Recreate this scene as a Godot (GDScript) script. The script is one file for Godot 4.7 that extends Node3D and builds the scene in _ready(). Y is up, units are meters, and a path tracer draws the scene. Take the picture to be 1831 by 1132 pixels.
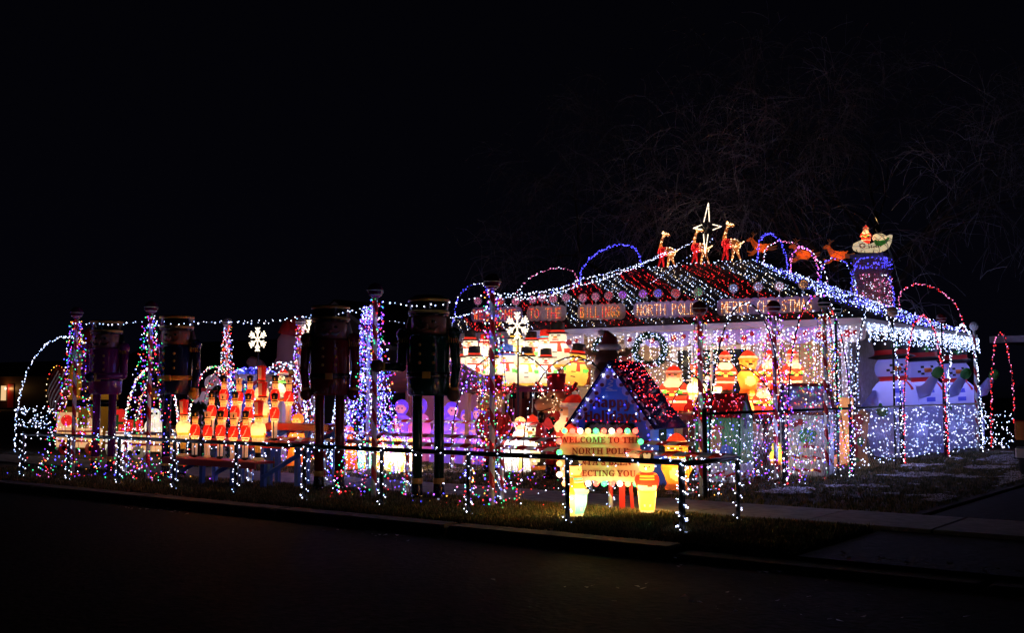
extends Node3D

var M := {}
var taken := {}
var rng := RandomNumberGenerator.new()
var molds := {}
var meshes := {}

func _ready():
	rng.seed = 2412
	setup_view()
	make_materials()
	build_setting()
	build_house()
	build_roof_decor()
	build_stages()
	build_yard()
	build_front()
	build_left_yard()
	build_side_yard()
	build_background()
	build_plants()

func setup_view():
	var cam := Camera3D.new()
	cam.name = "camera"
	cam.fov = 32.06
	cam.near = 0.1
	cam.far = 400.0
	add_child(cam)
	cam.position = Vector3(0, 1.6, 0)
	cam.rotation = Vector3(0.0669, 0.6435, 0)
	var env := Environment.new()
	var sky := Sky.new()
	var sm := ProceduralSkyMaterial.new()
	sm.sky_top_color = Color(0.02, 0.02, 0.04)
	sm.sky_horizon_color = Color(0.03, 0.03, 0.07)
	sm.ground_bottom_color = Color(0.01, 0.01, 0.015)
	sm.ground_horizon_color = Color(0.02, 0.02, 0.04)
	sky.sky_material = sm
	env.background_mode = Environment.BG_SKY
	env.sky = sky
	env.background_energy_multiplier = 0.5
	env.tonemap_mode = Environment.TONE_MAPPER_LINEAR
	env.tonemap_exposure = 1.0
	env.sdfgi_enabled = true
	env.ssao_enabled = true
	env.ssil_enabled = true
	var we := WorldEnvironment.new()
	we.name = "environment"
	we.environment = env
	add_child(we)

# ------------------------------------------------------------ materials
func lin(r: float, g: float, b: float) -> Color:
	return Color(r, g, b).linear_to_srgb()

func mat(called: String, r: float, g: float, b: float, rough := 0.7, metal := 0.0) -> StandardMaterial3D:
	var m := StandardMaterial3D.new()
	m.resource_name = called
	m.albedo_color = lin(r, g, b)
	m.roughness = rough
	m.metallic = metal
	m.cull_mode = BaseMaterial3D.CULL_DISABLED
	M[called] = m
	return m

func glow(called: String, r: float, g: float, b: float, power: float) -> StandardMaterial3D:
	var m := mat(called, 0.02, 0.02, 0.02, 0.4)
	var top := maxf(r, maxf(g, b))
	m.emission_enabled = true
	m.emission = lin(r / top, g / top, b / top)
	m.emission_energy_multiplier = top * power
	return m

# translucent coloured plastic or nylon, lit from inside, with own as extra glow put into the colour
func shellm(called: String, r: float, g: float, b: float, through := 1.0, own := 0.12) -> StandardMaterial3D:
	var m := mat(called, r, g, b, 0.45)
	m.backlight_enabled = true
	m.backlight = lin(r * through, g * through, b * through)
	if own > 0.0:
		m.emission_enabled = true
		m.emission = lin(r, g, b)
		m.emission_energy_multiplier = own
	return m

func noise_tex(freq: float, c0: Color, c1: Color, size := 512, octaves := 4, sd := 1, kind := FastNoiseLite.TYPE_SIMPLEX_SMOOTH) -> NoiseTexture2D:
	var n := FastNoiseLite.new()
	n.seed = sd
	n.noise_type = kind
	n.frequency = freq
	n.fractal_octaves = octaves
	var t := NoiseTexture2D.new()
	t.width = size
	t.height = size
	t.seamless = true
	t.noise = n
	var g := Gradient.new()
	g.set_color(0, c0)
	g.set_color(1, c1)
	t.color_ramp = g
	return t

func textured(m: StandardMaterial3D, freq: float, c0: Color, c1: Color, scale: float, relief := 0.0, sd := 1):
	m.albedo_color = Color.WHITE
	m.albedo_texture = noise_tex(freq, c0, c1, 512, 5, sd)
	m.uv1_triplanar = true
	m.uv1_world_triplanar = true
	m.uv1_scale = Vector3.ONE * scale
	if relief > 0.0:
		m.heightmap_enabled = true
		m.heightmap_texture = noise_tex(freq * 2.0, Color.BLACK, Color.WHITE, 512, 5, sd + 7)
		m.heightmap_scale = relief

func make_materials():
	textured(mat("asphalt", .04, .04, .04, .8), .03, lin(.006, .006, .0065), lin(.034, .032, .031), .35, .6, 3)
	M.asphalt.metallic_specular = .15
	textured(mat("kerb_concrete", .08, .08, .08, .9), .02, lin(.03, .028, .026), lin(.11, .1, .095), .6, .4, 14)
	textured(mat("concrete", .2, .19, .18, .85), .02, lin(.13, .125, .12), lin(.27, .26, .25), .4, .3, 4)
	textured(mat("soil", .05, .045, .03, .95), .02, lin(.022, .02, .013), lin(.085, .07, .042), .5, 2.0, 5)
	textured(mat("siding", .42, .33, .24, .7), .015, lin(.34, .26, .19), lin(.48, .39, .3), .9, .15, 6)
	textured(mat("shingle", .03, .03, .032, .9), .05, lin(.012, .012, .013), lin(.05, .048, .047), .8, .5, 8)
	textured(mat("plywood", .5, .4, .28, .7), .02, lin(.4, .31, .2), lin(.56, .45, .32), .8, .1, 9)
	textured(mat("bark", .1, .085, .07, .9), .03, lin(.06, .05, .045), lin(.2, .18, .16), 1.0, 1.0, 10)
	textured(mat("brick", .3, .12, .08, .9), .04, lin(.2, .08, .06), lin(.38, .17, .12), 1.2, .4, 11)
	mat("bark_shaded", .05, .045, .04, .9)  # limbs darker than the trunk, night shade put into the colour
	mat("twig", .3, .28, .27, .8)  # pale colour stands in for display light caught by the twigs
	mat("grass", .06, .075, .022, .8)
	mat("dry_grass", .26, .2, .085, .8)
	mat("leaf_litter", .2, .13, .07, .8)
	mat("mortar", .3, .28, .26, .9)
	mat("trim_white", .75, .74, .72, .5)
	mat("paint_white", .78, .77, .75, .5)
	mat("paint_red", .5, .02, .025, .4)
	mat("paint_dark_red", .2, .015, .015, .45)
	mat("paint_green", .05, .36, .1, .45)
	mat("paint_dark_green", .005, .03, .02, .13)
	mat("paint_blue", .07, .2, .72, .5)
	mat("paint_navy", .006, .009, .05, .15)
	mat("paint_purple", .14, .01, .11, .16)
	mat("paint_lavender", .5, .42, .75, .6)
	mat("paint_tan_light", .55, .45, .42, .6)
	mat("paint_pink", .7, .3, .4, .5)
	mat("paint_black", .006, .006, .007, .18)
	mat("giant_skin_shaded", .24, .12, .09, .25)  # darker than paint_skin, the backlit shade put into the colour
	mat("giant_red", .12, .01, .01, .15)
	mat("paint_gold", .5, .28, .05, .3)
	mat("paint_yellow", .75, .5, .06, .5)
	mat("paint_orange", .7, .25, .05, .5)
	mat("paint_tan", .55, .31, .15, .6)
	mat("paint_brown", .1, .045, .02, .5)
	mat("paint_skin", .62, .38, .26, .5)
	mat("paint_grey", .25, .25, .26, .6)
	mat("metal_dark", .02, .02, .022, .35, .4)
	mat("galvanised", .35, .36, .38, .45, .7)
	mat("wire_green", .008, .02, .012, .6)
	mat("rubber", .012, .012, .012, .7)
	mat("car_body", .02, .02, .025, .2, .3)
	mat("tail_red", .35, .01, .01, .15)
	mat("glass_dark", .012, .014, .02, .08)
	var pane := mat("pane", .6, .65, .7, .05)
	pane.transparency = BaseMaterial3D.TRANSPARENCY_ALPHA
	pane.albedo_color.a = .22
	mat("garland", .012, .07, .018, .8)
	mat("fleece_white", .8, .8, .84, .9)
	# coloured bulbs
	glow("bulb_white", .66, .7, 1.0, 7.5)
	glow("bulb_warm", 1.0, .72, .42, 6.0)
	glow("bulb_red", 1.0, .025, .03, 4.2)
	glow("bulb_green", .03, 1.0, .3, 2.6)
	glow("bulb_blue", .07, .06, 1.0, 6.5)
	glow("bulb_purple", .36, .06, 1.0, 5.5)
	glow("bulb_pink", 1.0, .22, .5, 4.2)
	glow("bulb_amber", 1.0, .4, .06, 4.2)
	glow("bulb_ice", .36, .5, 1.0, 6.5)
	glow("fat_red", 1.0, .08, .05, 5.0)
	glow("fat_green", .08, 1.0, .25, 3.0)
	glow("fat_warm", 1.0, .72, .4, 7.0)
	glow("fat_amber", 1.0, .4, .1, 5.0)
	glow("rope_warm", 1.0, .82, .58, 2.6)
	glow("lamp_core", 1.0, .8, .55, 2.0)
	# glowing blow-moulded plastic
	shellm("shell_white", .95, .88, .74)
	shellm("shell_cream", .95, .72, .38)
	shellm("shell_red", .9, .05, .03)
	shellm("shell_orange", .95, .36, .06)
	shellm("shell_yellow", .98, .62, .12)
	shellm("shell_green", .12, .6, .12)
	shellm("shell_teal", .15, .7, .8)
	shellm("shell_blue", .12, .25, .8)
	shellm("shell_skin", .98, .55, .28)
	shellm("shell_pink", .9, .35, .5)
	shellm("shell_brown", .6, .22, .06)
	shellm("shell_black", .012, .01, .01, 1.0, 0.0)
	shellm("shell_lilac", .5, .3, .95)
	shellm("shell_violet", .22, .12, .6)
	shellm("nylon_white", .6, .62, .92, 1.0, .0)
	shellm("nylon_red", .45, .02, .02, 1.0, .0)
	shellm("nylon_green", .06, .3, .06, 1.0, .0)
	shellm("nylon_blue", .1, .12, .6, 1.0, .0)
	shellm("nylon_black", .012, .012, .016, 1.0, .0)
	shellm("nylon_yellow", .7, .45, .05, 1.0, .0)
	shellm("nylon_pink", .6, .36, .36, 1.0, .0)
	shellm("nylon_orange", .8, .25, .05, 1.0, .0)

# ------------------------------------------------------------ objects
func numbered(n: String) -> String:
	if not taken.has(n):
		taken[n] = 0
		return n
	taken[n] += 1
	return "%s_%03d" % [n, taken[n]]

func tag(o: Node3D, label := "", category := "", group := "", kind := ""):
	if label: o.set_meta("label", label)
	if category: o.set_meta("category", category)
	if group: o.set_meta("group", group)
	if kind: o.set_meta("kind", kind)
	return o

func thing(called: String, label: String, category: String, at := Vector3.ZERO, turn := 0.0, group := "") -> Node3D:
	var o := Node3D.new()
	o.name = numbered(called)
	add_child(o)
	o.position = at
	o.rotation.y = turn
	tag(o, label, category, group)
	return o

func dup(root: Node3D, at: Vector3, turn: float, label: String, group := "") -> Node3D:
	var base: String = root.name
	var re := RegEx.create_from_string("_\\d{3}$")
	base = re.sub(base, "")
	var r: Node3D = root.duplicate()
	r.name = numbered(base)
	add_child(r)
	r.position = at
	r.rotation.y = turn
	r.set_meta("label", label)
	if group: r.set_meta("group", group)
	return r

func obj(called: String, st, m, parent: Node3D = null, at := Vector3.ZERO) -> MeshInstance3D:
	var o := MeshInstance3D.new()
	o.name = called if parent else numbered(called)
	if st is SurfaceTool:
		st.generate_normals()
		st.index()
		o.mesh = st.commit()
	else:
		o.mesh = st
	if m is String: m = M[m]
	if m: o.material_override = m
	o.position = at
	if parent: parent.add_child(o, true)
	else: add_child(o)
	return o

func struct(called: String, st, m, parent: Node3D = null) -> MeshInstance3D:
	var o := obj(called, st, m, parent)
	if parent == null: o.set_meta("kind", "structure")
	return o

func lamp_or_fill(parent: Node3D, at: Vector3, color: Color, energy: float, size := .04, reach := 12.0):  # real bulbs, and fills added where no lamp stands
	var l := OmniLight3D.new()
	l.name = "lamp_or_fill"
	l.light_color = color
	l.light_energy = energy
	l.light_size = size
	l.omni_range = reach
	l.omni_attenuation = 2.0
	l.shadow_enabled = true
	parent.add_child(l, true)
	l.position = at
	return l

# ------------------------------------------------------------ shapes
func mb(smooth := false) -> SurfaceTool:
	var st := SurfaceTool.new()
	st.begin(Mesh.PRIMITIVE_TRIANGLES)
	st.set_smooth_group(0 if smooth else -1)
	return st

func tri(st: SurfaceTool, a: Vector3, b: Vector3, c: Vector3, out: Vector3):
	st.add_vertex(a)
	if (b - a).cross(c - a).dot(out) > 0.0:
		st.add_vertex(c); st.add_vertex(b)
	else:
		st.add_vertex(b); st.add_vertex(c)

func quad(st: SurfaceTool, a: Vector3, b: Vector3, c: Vector3, d: Vector3, out: Vector3):
	tri(st, a, b, c, out)
	tri(st, a, c, d, out)

func box(st: SurfaceTool, c: Vector3, s: Vector3, bs := Basis.IDENTITY):
	var h := s * .5
	for ax in 3:
		var u := Vector3.ZERO; var v := Vector3.ZERO; var n := Vector3.ZERO
		n[ax] = h[ax]; u[(ax + 1) % 3] = h[(ax + 1) % 3]; v[(ax + 2) % 3] = h[(ax + 2) % 3]
		for sg in [-1.0, 1.0]:
			var q := n * float(sg)
			quad(st, c + bs * (q - u - v), c + bs * (q + u - v), c + bs * (q + u + v), c + bs * (q - u + v), bs * q)

# a box with chamfered upright and top edges
func soft_box(st: SurfaceTool, c: Vector3, s: Vector3, e: float, bs := Basis.IDENTITY):
	var h := s * .5
	var ring := PackedVector2Array([Vector2(h.x - e, -h.z), Vector2(h.x, -h.z + e), Vector2(h.x, h.z - e), Vector2(h.x - e, h.z), Vector2(-h.x + e, h.z), Vector2(-h.x, h.z - e), Vector2(-h.x, -h.z + e), Vector2(-h.x + e, -h.z)])
	var ins := PackedVector2Array()
	for p in ring:
		ins.append(Vector2(p.x - signf(p.x) * e, p.y - signf(p.y) * e))
	for i in 8:
		var j := (i + 1) % 8
		var o := bs * Vector3(ring[i].x + ring[j].x, 0, ring[i].y + ring[j].y)
		quad(st, c + bs * Vector3(ring[i].x, -h.y, ring[i].y), c + bs * Vector3(ring[j].x, -h.y, ring[j].y), c + bs * Vector3(ring[j].x, h.y - e, ring[j].y), c + bs * Vector3(ring[i].x, h.y - e, ring[i].y), o)
		quad(st, c + bs * Vector3(ring[i].x, h.y - e, ring[i].y), c + bs * Vector3(ring[j].x, h.y - e, ring[j].y), c + bs * Vector3(ins[j].x, h.y, ins[j].y), c + bs * Vector3(ins[i].x, h.y, ins[i].y), o + bs.y)
		tri(st, c + bs * Vector3(0, h.y, 0), c + bs * Vector3(ins[i].x, h.y, ins[i].y), c + bs * Vector3(ins[j].x, h.y, ins[j].y), bs.y)
		tri(st, c + bs * Vector3(0, -h.y, 0), c + bs * Vector3(ring[i].x, -h.y, ring[i].y), c + bs * Vector3(ring[j].x, -h.y, ring[j].y), -bs.y)

func frame_of(d: Vector3) -> Basis:
	var y := d.normalized()
	var x := y.cross(Vector3.FORWARD if absf(y.z) < .9 else Vector3.RIGHT).normalized()
	return Basis(x, y, x.cross(y))

func tube(st: SurfaceTool, path: Array, radii, n := 8, caps := true):
	var k := path.size()
	var rings := []
	var bs := frame_of(path[1] - path[0])
	for i in k:
		var d: Vector3 = (path[mini(i + 1, k - 1)] - path[maxi(i - 1, 0)]).normalized()
		var ax := bs.y.cross(d)
		if ax.length() > 1e-5:
			bs = bs.rotated(ax.normalized(), bs.y.angle_to(d))
		var r: float = radii[i] if radii is Array else radii
		var ring := PackedVector3Array()
		for j in n:
			var a := TAU * j / n
			ring.append(path[i] + (bs.x * cos(a) + bs.z * sin(a)) * r)
		rings.append(ring)
	for i in k - 1:
		for j in n:
			var q := (j + 1) % n
			quad(st, rings[i][j], rings[i][q], rings[i + 1][q], rings[i + 1][j], rings[i][j] + rings[i][q] - path[i] * 2.0)
	if caps:
		for e in [0, k - 1]:
			var out: Vector3 = path[e] - path[1 if e == 0 else k - 2]
			for j in n:
				tri(st, path[e], rings[e][j], rings[e][(j + 1) % n], out)

func bar(st: SurfaceTool, a: Vector3, b: Vector3, r: float, n := 8):
	tube(st, [a, b], r, n)

# prof: [radius, height] pairs
func lathe(st: SurfaceTool, prof: Array, n := 16, xf := Transform3D(), squash := Vector2.ONE):
	for i in prof.size() - 1:
		for j in n:
			var a0 := TAU * j / n; var a1 := TAU * (j + 1) / n
			var p := []
			for q in [[i, a0], [i, a1], [i + 1, a1], [i + 1, a0]]:
				p.append(xf * Vector3(prof[q[0]][0] * cos(q[1]) * squash.x, prof[q[0]][1], prof[q[0]][0] * sin(q[1]) * squash.y))
			var dr: float = prof[i + 1][0] - prof[i][0]; var dy: float = prof[i + 1][1] - prof[i][1]
			var am := (a0 + a1) * .5
			var out := xf.basis * Vector3(cos(am) * dy, -dr, sin(am) * dy)
			if absf(prof[i][0]) < 1e-6: tri(st, p[0], p[2], p[3], out)
			elif absf(prof[i + 1][0]) < 1e-6: tri(st, p[0], p[1], p[2], out)
			else: quad(st, p[0], p[1], p[2], p[3], out)

func ball(st: SurfaceTool, c: Vector3, r: Vector3, n := 12, bs := Basis.IDENTITY):
	var prof := []
	var m := maxi(4, n / 2)
	for i in m + 1:
		var a := PI * i / m
		prof.append([sin(a) if i > 0 and i < m else 0.0, -cos(a)])
	lathe(st, prof, n, Transform3D(bs * Basis.from_scale(r), c))

# polygon in the xy plane given a thickness along z
func prism(st: SurfaceTool, poly: PackedVector2Array, z0: float, z1: float, xf := Transform3D()):
	var idx := Geometry2D.triangulate_polygon(poly)
	for i in range(0, idx.size(), 3):
		for z in [z0, z1]:
			tri(st, xf * Vector3(poly[idx[i]].x, poly[idx[i]].y, z), xf * Vector3(poly[idx[i + 1]].x, poly[idx[i + 1]].y, z), xf * Vector3(poly[idx[i + 2]].x, poly[idx[i + 2]].y, z), xf.basis.z * (z - (z0 + z1) * .5))
	var cw := Geometry2D.is_polygon_clockwise(poly)
	for i in poly.size():
		var a := poly[i]; var b := poly[(i + 1) % poly.size()]
		var nn := (b - a).orthogonal() * (-1.0 if cw else 1.0)
		var o := Vector2((b - a).y, -(b - a).x) * (-1.0 if cw else 1.0)
		quad(st, xf * Vector3(a.x, a.y, z0), xf * Vector3(b.x, b.y, z0), xf * Vector3(b.x, b.y, z1), xf * Vector3(a.x, a.y, z1), xf.basis * Vector3(o.x, o.y, 0))

func ellipse(cx: float, cy: float, rx: float, ry: float, n := 16) -> PackedVector2Array:
	var p := PackedVector2Array()
	for i in n:
		p.append(Vector2(cx + cos(TAU * i / n) * rx, cy + sin(TAU * i / n) * ry))
	return p

# helical stripe laid proud of a straight pole
func helix(st: SurfaceTool, a: Vector3, b: Vector3, r: float, turns: float, share := .5, n := 8):
	var bs := frame_of(b - a)
	var steps := int(turns * n)
	var L := (b - a).length()
	var w := L / turns * share
	for i in steps:
		var p := []
		for q in [[i, 0.0], [i + 1, 0.0], [i + 1, w], [i, w]]:
			var an: float = TAU * q[0] / n
			var y := clampf(L * q[0] / steps + q[1], 0.0, L)
			p.append(a + bs.y * y + (bs.x * cos(an) + bs.z * sin(an)) * r)
		quad(st, p[0], p[1], p[2], p[3], p[0] + p[1] - 2.0 * (a + bs.y * bs.y.dot(p[0] - a)))

func text_mesh(s: String, size: float, depth: float, serif := false, bold := true) -> TextMesh:
	var t := TextMesh.new()
	var fnt := SystemFont.new()
	fnt.font_names = PackedStringArray(["Droid Serif" if serif else "Droid Sans"])
	fnt.font_weight = 700 if bold else 400
	t.font = fnt
	t.text = s
	t.font_size = 64
	t.pixel_size = size / 64.0
	t.depth = depth
	t.curve_step = 2.0
	return t

# ------------------------------------------------------------ strings of lights
const BULB := .84
const OCT := [0, 2, 4, 2, 1, 4, 1, 3, 4, 3, 0, 4, 2, 0, 5, 1, 2, 5, 3, 1, 5, 0, 3, 5]
const KIND := ["bulb_white", "bulb_warm", "bulb_red", "bulb_green", "bulb_blue", "bulb_purple", "bulb_pink", "bulb_amber", "bulb_ice"]
const MULTI := [2, 3, 4, 7, 0, 2, 4, 3, 6, 5]

# one string of lights: every bulb a small faceted lens, one surface for each colour
func bulbs(parent: Node3D, pts: Array, cols: Array, r := .02, vary := .6):
	r *= BULB
	var v := {}; var ix := {}
	for p in pts:
		var c: int = cols[rng.randi() % cols.size()]
		if not v.has(c):
			v[c] = PackedVector3Array(); ix[c] = PackedInt32Array()
		var n: int = v[c].size()
		var q := r * (1.0 - vary * sqrt(rng.randf()))
		var bs := Basis.from_euler(Vector3(rng.randf() * 1.2, rng.randf() * TAU, rng.randf() * 1.2))
		var x := bs.x * q; var y := bs.y * q * 1.35; var z := bs.z * q
		v[c].append_array(PackedVector3Array([p + x, p - x, p + z, p - z, p + y, p - y]))
		for k in OCT: ix[c].append(n + k)
	var am := ArrayMesh.new()
	for c in v:
		var a := []
		a.resize(Mesh.ARRAY_MAX)
		a[Mesh.ARRAY_VERTEX] = v[c]
		a[Mesh.ARRAY_INDEX] = ix[c]
		am.add_surface_from_arrays(Mesh.PRIMITIVE_TRIANGLES, a)
		am.surface_set_material(am.get_surface_count() - 1, M[KIND[c]])
	var o := MeshInstance3D.new()
	o.name = "bulb"
	o.mesh = am
	o.set_meta("kind", "stuff")
	parent.add_child(o, true)
	return o

func fill_row(t: Node3D, a: Vector3, b: Vector3, n: int, c: Color, e: float):  # row of added fill lights, none of them a bulb on the string
	for i in n: lamp_or_fill(t, a.lerp(b, (i + .5) / n), c, e, .06, 8.0)

func along(path: Array, gap: float, jit := .015) -> Array:
	var out := []
	var left := gap * rng.randf()
	for i in path.size() - 1:
		var a: Vector3 = path[i]; var b: Vector3 = path[i + 1]
		var L := a.distance_to(b)
		var t := left
		while t < L:
			out.append(a.lerp(b, t / L) + Vector3(rng.randf() - .5, rng.randf() - .5, rng.randf() - .5) * 2.0 * jit)
			t += gap * rng.randf_range(.8, 1.2)
		left = t - L
	return out

func swag(a: Vector3, b: Vector3, sag: float, n := 14) -> Array:
	var p := []
	for i in n + 1:
		var t := float(i) / n
		p.append(a.lerp(b, t) - Vector3(0, sag * 4.0 * t * (1.0 - t), 0))
	return p

func wire(parent: Node3D, paths: Array, r := .0035):
	var st := mb()
	for p in paths:
		tube(st, p, r, 3, false)
	return obj("wire", st, "wire_green", parent)

# strands hanging straight down from a line
func hanging(a: Vector3, b: Vector3, step: float, drops: Array, gap: float, jit := .02) -> Array:
	var out := []
	var n := int(a.distance_to(b) / step)
	for i in n + 1:
		var p := a.lerp(b, float(i) / maxi(n, 1)) + Vector3(rng.randf() - .5, 0, rng.randf() - .5) * step
		var L: float = drops[i % drops.size()] * rng.randf_range(.85, 1.1)
		out.append_array(along([p, p - Vector3(0, L, 0)], gap, jit))
	return out

func scatter(a: Vector3, u: Vector3, v: Vector3, n: int, jit := .01) -> Array:
	var out := []
	for i in n:
		out.append(a + u * rng.randf() + v * rng.randf() + Vector3(rng.randf() - .5, rng.randf() - .5, rng.randf() - .5) * jit)
	return out

func hoop_path(a: Vector3, b: Vector3, rise: float, n := 20) -> Array:
	var p := []
	var base := a.lerp(b, .5)
	var half := (b - a) * .5
	for i in n + 1:
		var t := PI * i / n
		var y := pow(sin(t), .75) * rise
		p.append(base - half * cos(t) + Vector3(0, y, 0))
	return p

# ------------------------------------------------------------ blow-moulded figures
func at_v(rows: Array, v: float) -> Array:
	for i in rows.size() - 1:
		if v <= rows[i + 1][0]:
			var t: float = (v - rows[i][0]) / maxf(rows[i + 1][0] - rows[i][0], 1e-6)
			t = clampf(t, 0, 1)
			var out := []
			for k in 4:
				var x: float = rows[i][k] if k < rows[i].size() else 0.0
				var y: float = rows[i + 1][k] if k < rows[i + 1].size() else 0.0
				out.append(lerpf(x, y, t))
			return out
	return rows[-1]

# spec: rows of [v, half width, half depth, forward shift] in units of the height; bumps of [v, degrees, spread v, spread degrees, height]; paint of [part, material, v, degrees, half v, half degrees, "box" or "round"]
func mold_meshes(key: String, H: float, spec: Dictionary) -> Array:
	if molds.has(key): return molds[key]
	var nu := 32
	var rows: Array = spec.rows
	var cuts := []
	var nv: int = spec.get("nv", 44)
	for i in nv + 1: cuts.append(float(i) / nv)
	var grid := []
	for v in cuts:
		var w := at_v(rows, v)
		var ring := []
		for j in nu:
			var th := TAU * j / nu
			var deg := rad_to_deg(th)
			if deg > 180.0: deg -= 360.0
			var add := 0.0
			for b in spec.get("bumps", []):
				var dd := absf(deg - b[1]); dd = minf(dd, 360.0 - dd)
				add += b[4] * exp(-pow((v - b[0]) / b[2], 2.0) - pow(dd / b[3], 2.0))
			var s := sin(th); var c := cos(th)
			ring.append(Vector3(s * (w[1] + add), v, c * (w[2] + add) + w[3]) * H)
		grid.append(ring)
	var tools := {}
	var order := []
	for i in nv:
		var vm: float = (cuts[i] + cuts[i + 1]) * .5
		for j in nu:
			var deg := 360.0 * (j + .5) / nu
			if deg > 180.0: deg -= 360.0
			var part := ["body", "shell_white"]
			for q in spec.paint:
				var dv: float = absf(vm - q[2]) / q[4]
				var dd := absf(deg - q[3]); dd = minf(dd, 360.0 - dd)
				dd /= q[5]
				if (q[6] == "round" and dv * dv + dd * dd <= 1.0) or (q[6] == "box" and dv <= 1.0 and dd <= 1.0):
					part = [q[0], q[1]]
			var k := str(part)
			if not tools.has(k):
				tools[k] = mb(true)
				order.append(part)
			var j2 := (j + 1) % nu
			var mid := Vector3(0, vm * H, at_v(rows, vm)[3] * H)
			quad(tools[k], grid[i][j], grid[i][j2], grid[i + 1][j2], grid[i + 1][j], grid[i][j] + grid[i][j2] + grid[i + 1][j] + grid[i + 1][j2] - mid * 4.0)
	var out := []
	for p in order:
		var st: SurfaceTool = tools[str(p)]
		st.generate_normals()
		st.index()
		out.append([p[0], p[1], st.commit()])
	molds[key] = out
	return out

func mold(key: String, called: String, label: String, category: String, H: float, spec: Dictionary, at: Vector3, turn := 0.0, group := "", power := .1, tint := Color(1, .82, .55), swap := {}) -> Node3D:
	var t := thing(called, label, category, at, turn, group)
	for p in mold_meshes(key, H, spec):
		obj(p[0], p[2], swap.get(p[1], p[1]), t)
	if power > 0.0:
		power *= 1.7
		lamp_or_fill(t, Vector3(0, H * spec.get("lamp_or_fill", .45), at_v(spec.rows, spec.get("lamp_or_fill", .45))[3] * H), tint, power, .03, 6.0)
		if spec.has("head"): lamp_or_fill(t, Vector3(0, H * spec.head, at_v(spec.rows, spec.head)[3] * H), tint, power * spec.get("share", .28), .03, 6.0)  # added second light, since the neck hides the head from the first
	return t

func spec_snowman() -> Dictionary:
	return {"rows": [[0, 0], [.01, .2, .17], [.08, .26, .22], [.25, .29, .25], [.4, .26, .22], [.52, .18, .16], [.55, .16, .15], [.6, .19, .18], [.66, .2, .19], [.735, .18, .17], [.745, .25, .24], [.762, .25, .24], [.775, .155, .15], [.97, .15, .145], [.99, .14, .13], [1, 0]],
		"bumps": [[.4, 75, .06, 22, .06], [.4, -75, .06, 22, .06], [.655, 0, .02, 10, .05], [.54, 0, .03, 120, .02]],
		"paint": [["scarf", "shell_red", .54, 0, .025, 181, "box"], ["scarf", "shell_red", .44, 25, .09, 12, "box"], ["mitten", "shell_green", .36, 62, .05, 20, "round"], ["mitten", "shell_green", .36, -62, .05, 20, "round"],
			["hat", "shell_black", .87, 0, .135, 181, "box"], ["hat_band", "shell_red", .8, 0, .024, 181, "box"], ["eye", "shell_black", .69, 22, .018, 9, "round"], ["eye", "shell_black", .69, -22, .018, 9, "round"], ["nose", "shell_orange", .655, 0, .02, 11, "round"],
			["button", "shell_black", .32, 0, .015, 8, "round"], ["button", "shell_black", .22, 0, .015, 8, "round"], ["mouth", "shell_red", .61, 0, .012, 26, "box"], ["base", "shell_yellow", .03, 0, .04, 181, "box"]]}

func spec_santa() -> Dictionary:
	return {"rows": [[0, 0], [.01, .17, .15], [.1, .16, .14], [.12, .15, .13], [.22, .17, .15], [.24, .2, .18], [.29, .21, .19], [.31, .19, .17], [.45, .2, .185], [.6, .18, .16], [.68, .13, .13], [.74, .12, .13], [.8, .125, .13], [.81, .145, .145], [.86, .14, .14], [.87, .11, .11], [.94, .07, .07, -.02], [.955, .03, .03, -.03], [.965, .045, .045, -.03], [.99, .03, .03, -.03], [1, 0, 0, -.03]],
		"bumps": [[.5, 80, .1, 24, .06], [.5, -80, .1, 24, .06], [.46, 35, .05, 16, .05], [.46, -35, .05, 16, .05], [.62, 0, .06, 40, .05], [.765, 0, .015, 12, .025]],
		"paint": [["coat", "shell_red", .5, 0, .21, 181, "box"], ["trim", "shell_white", .27, 0, .028, 181, "box"], ["trousers", "shell_red", .18, 0, .065, 181, "box"], ["boot", "shell_black", .06, 0, .06, 181, "box"], ["belt", "shell_black", .41, 0, .025, 181, "box"], ["buckle", "shell_yellow", .41, 0, .025, 14, "box"],
			["cuff", "shell_white", .48, 50, .03, 14, "box"], ["cuff", "shell_white", .48, -50, .03, 14, "box"], ["mitten", "shell_green", .46, 30, .035, 14, "round"], ["mitten", "shell_green", .46, -30, .035, 14, "round"],
			["hair", "shell_white", .74, 180, .08, 110, "box"], ["face", "shell_skin", .765, 0, .045, 62, "box"], ["beard", "shell_white", .65, 0, .105, 62, "round"], ["hat", "shell_red", .91, 0, .045, 181, "box"], ["hat_trim", "shell_white", .835, 0, .027, 181, "box"], ["pompom", "shell_white", .98, 0, .022, 181, "box"],
			["eye", "shell_black", .785, 22, .012, 8, "round"], ["eye", "shell_black", .785, -22, .012, 8, "round"], ["nose", "shell_pink", .765, 0, .016, 9, "round"]]}

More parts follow.
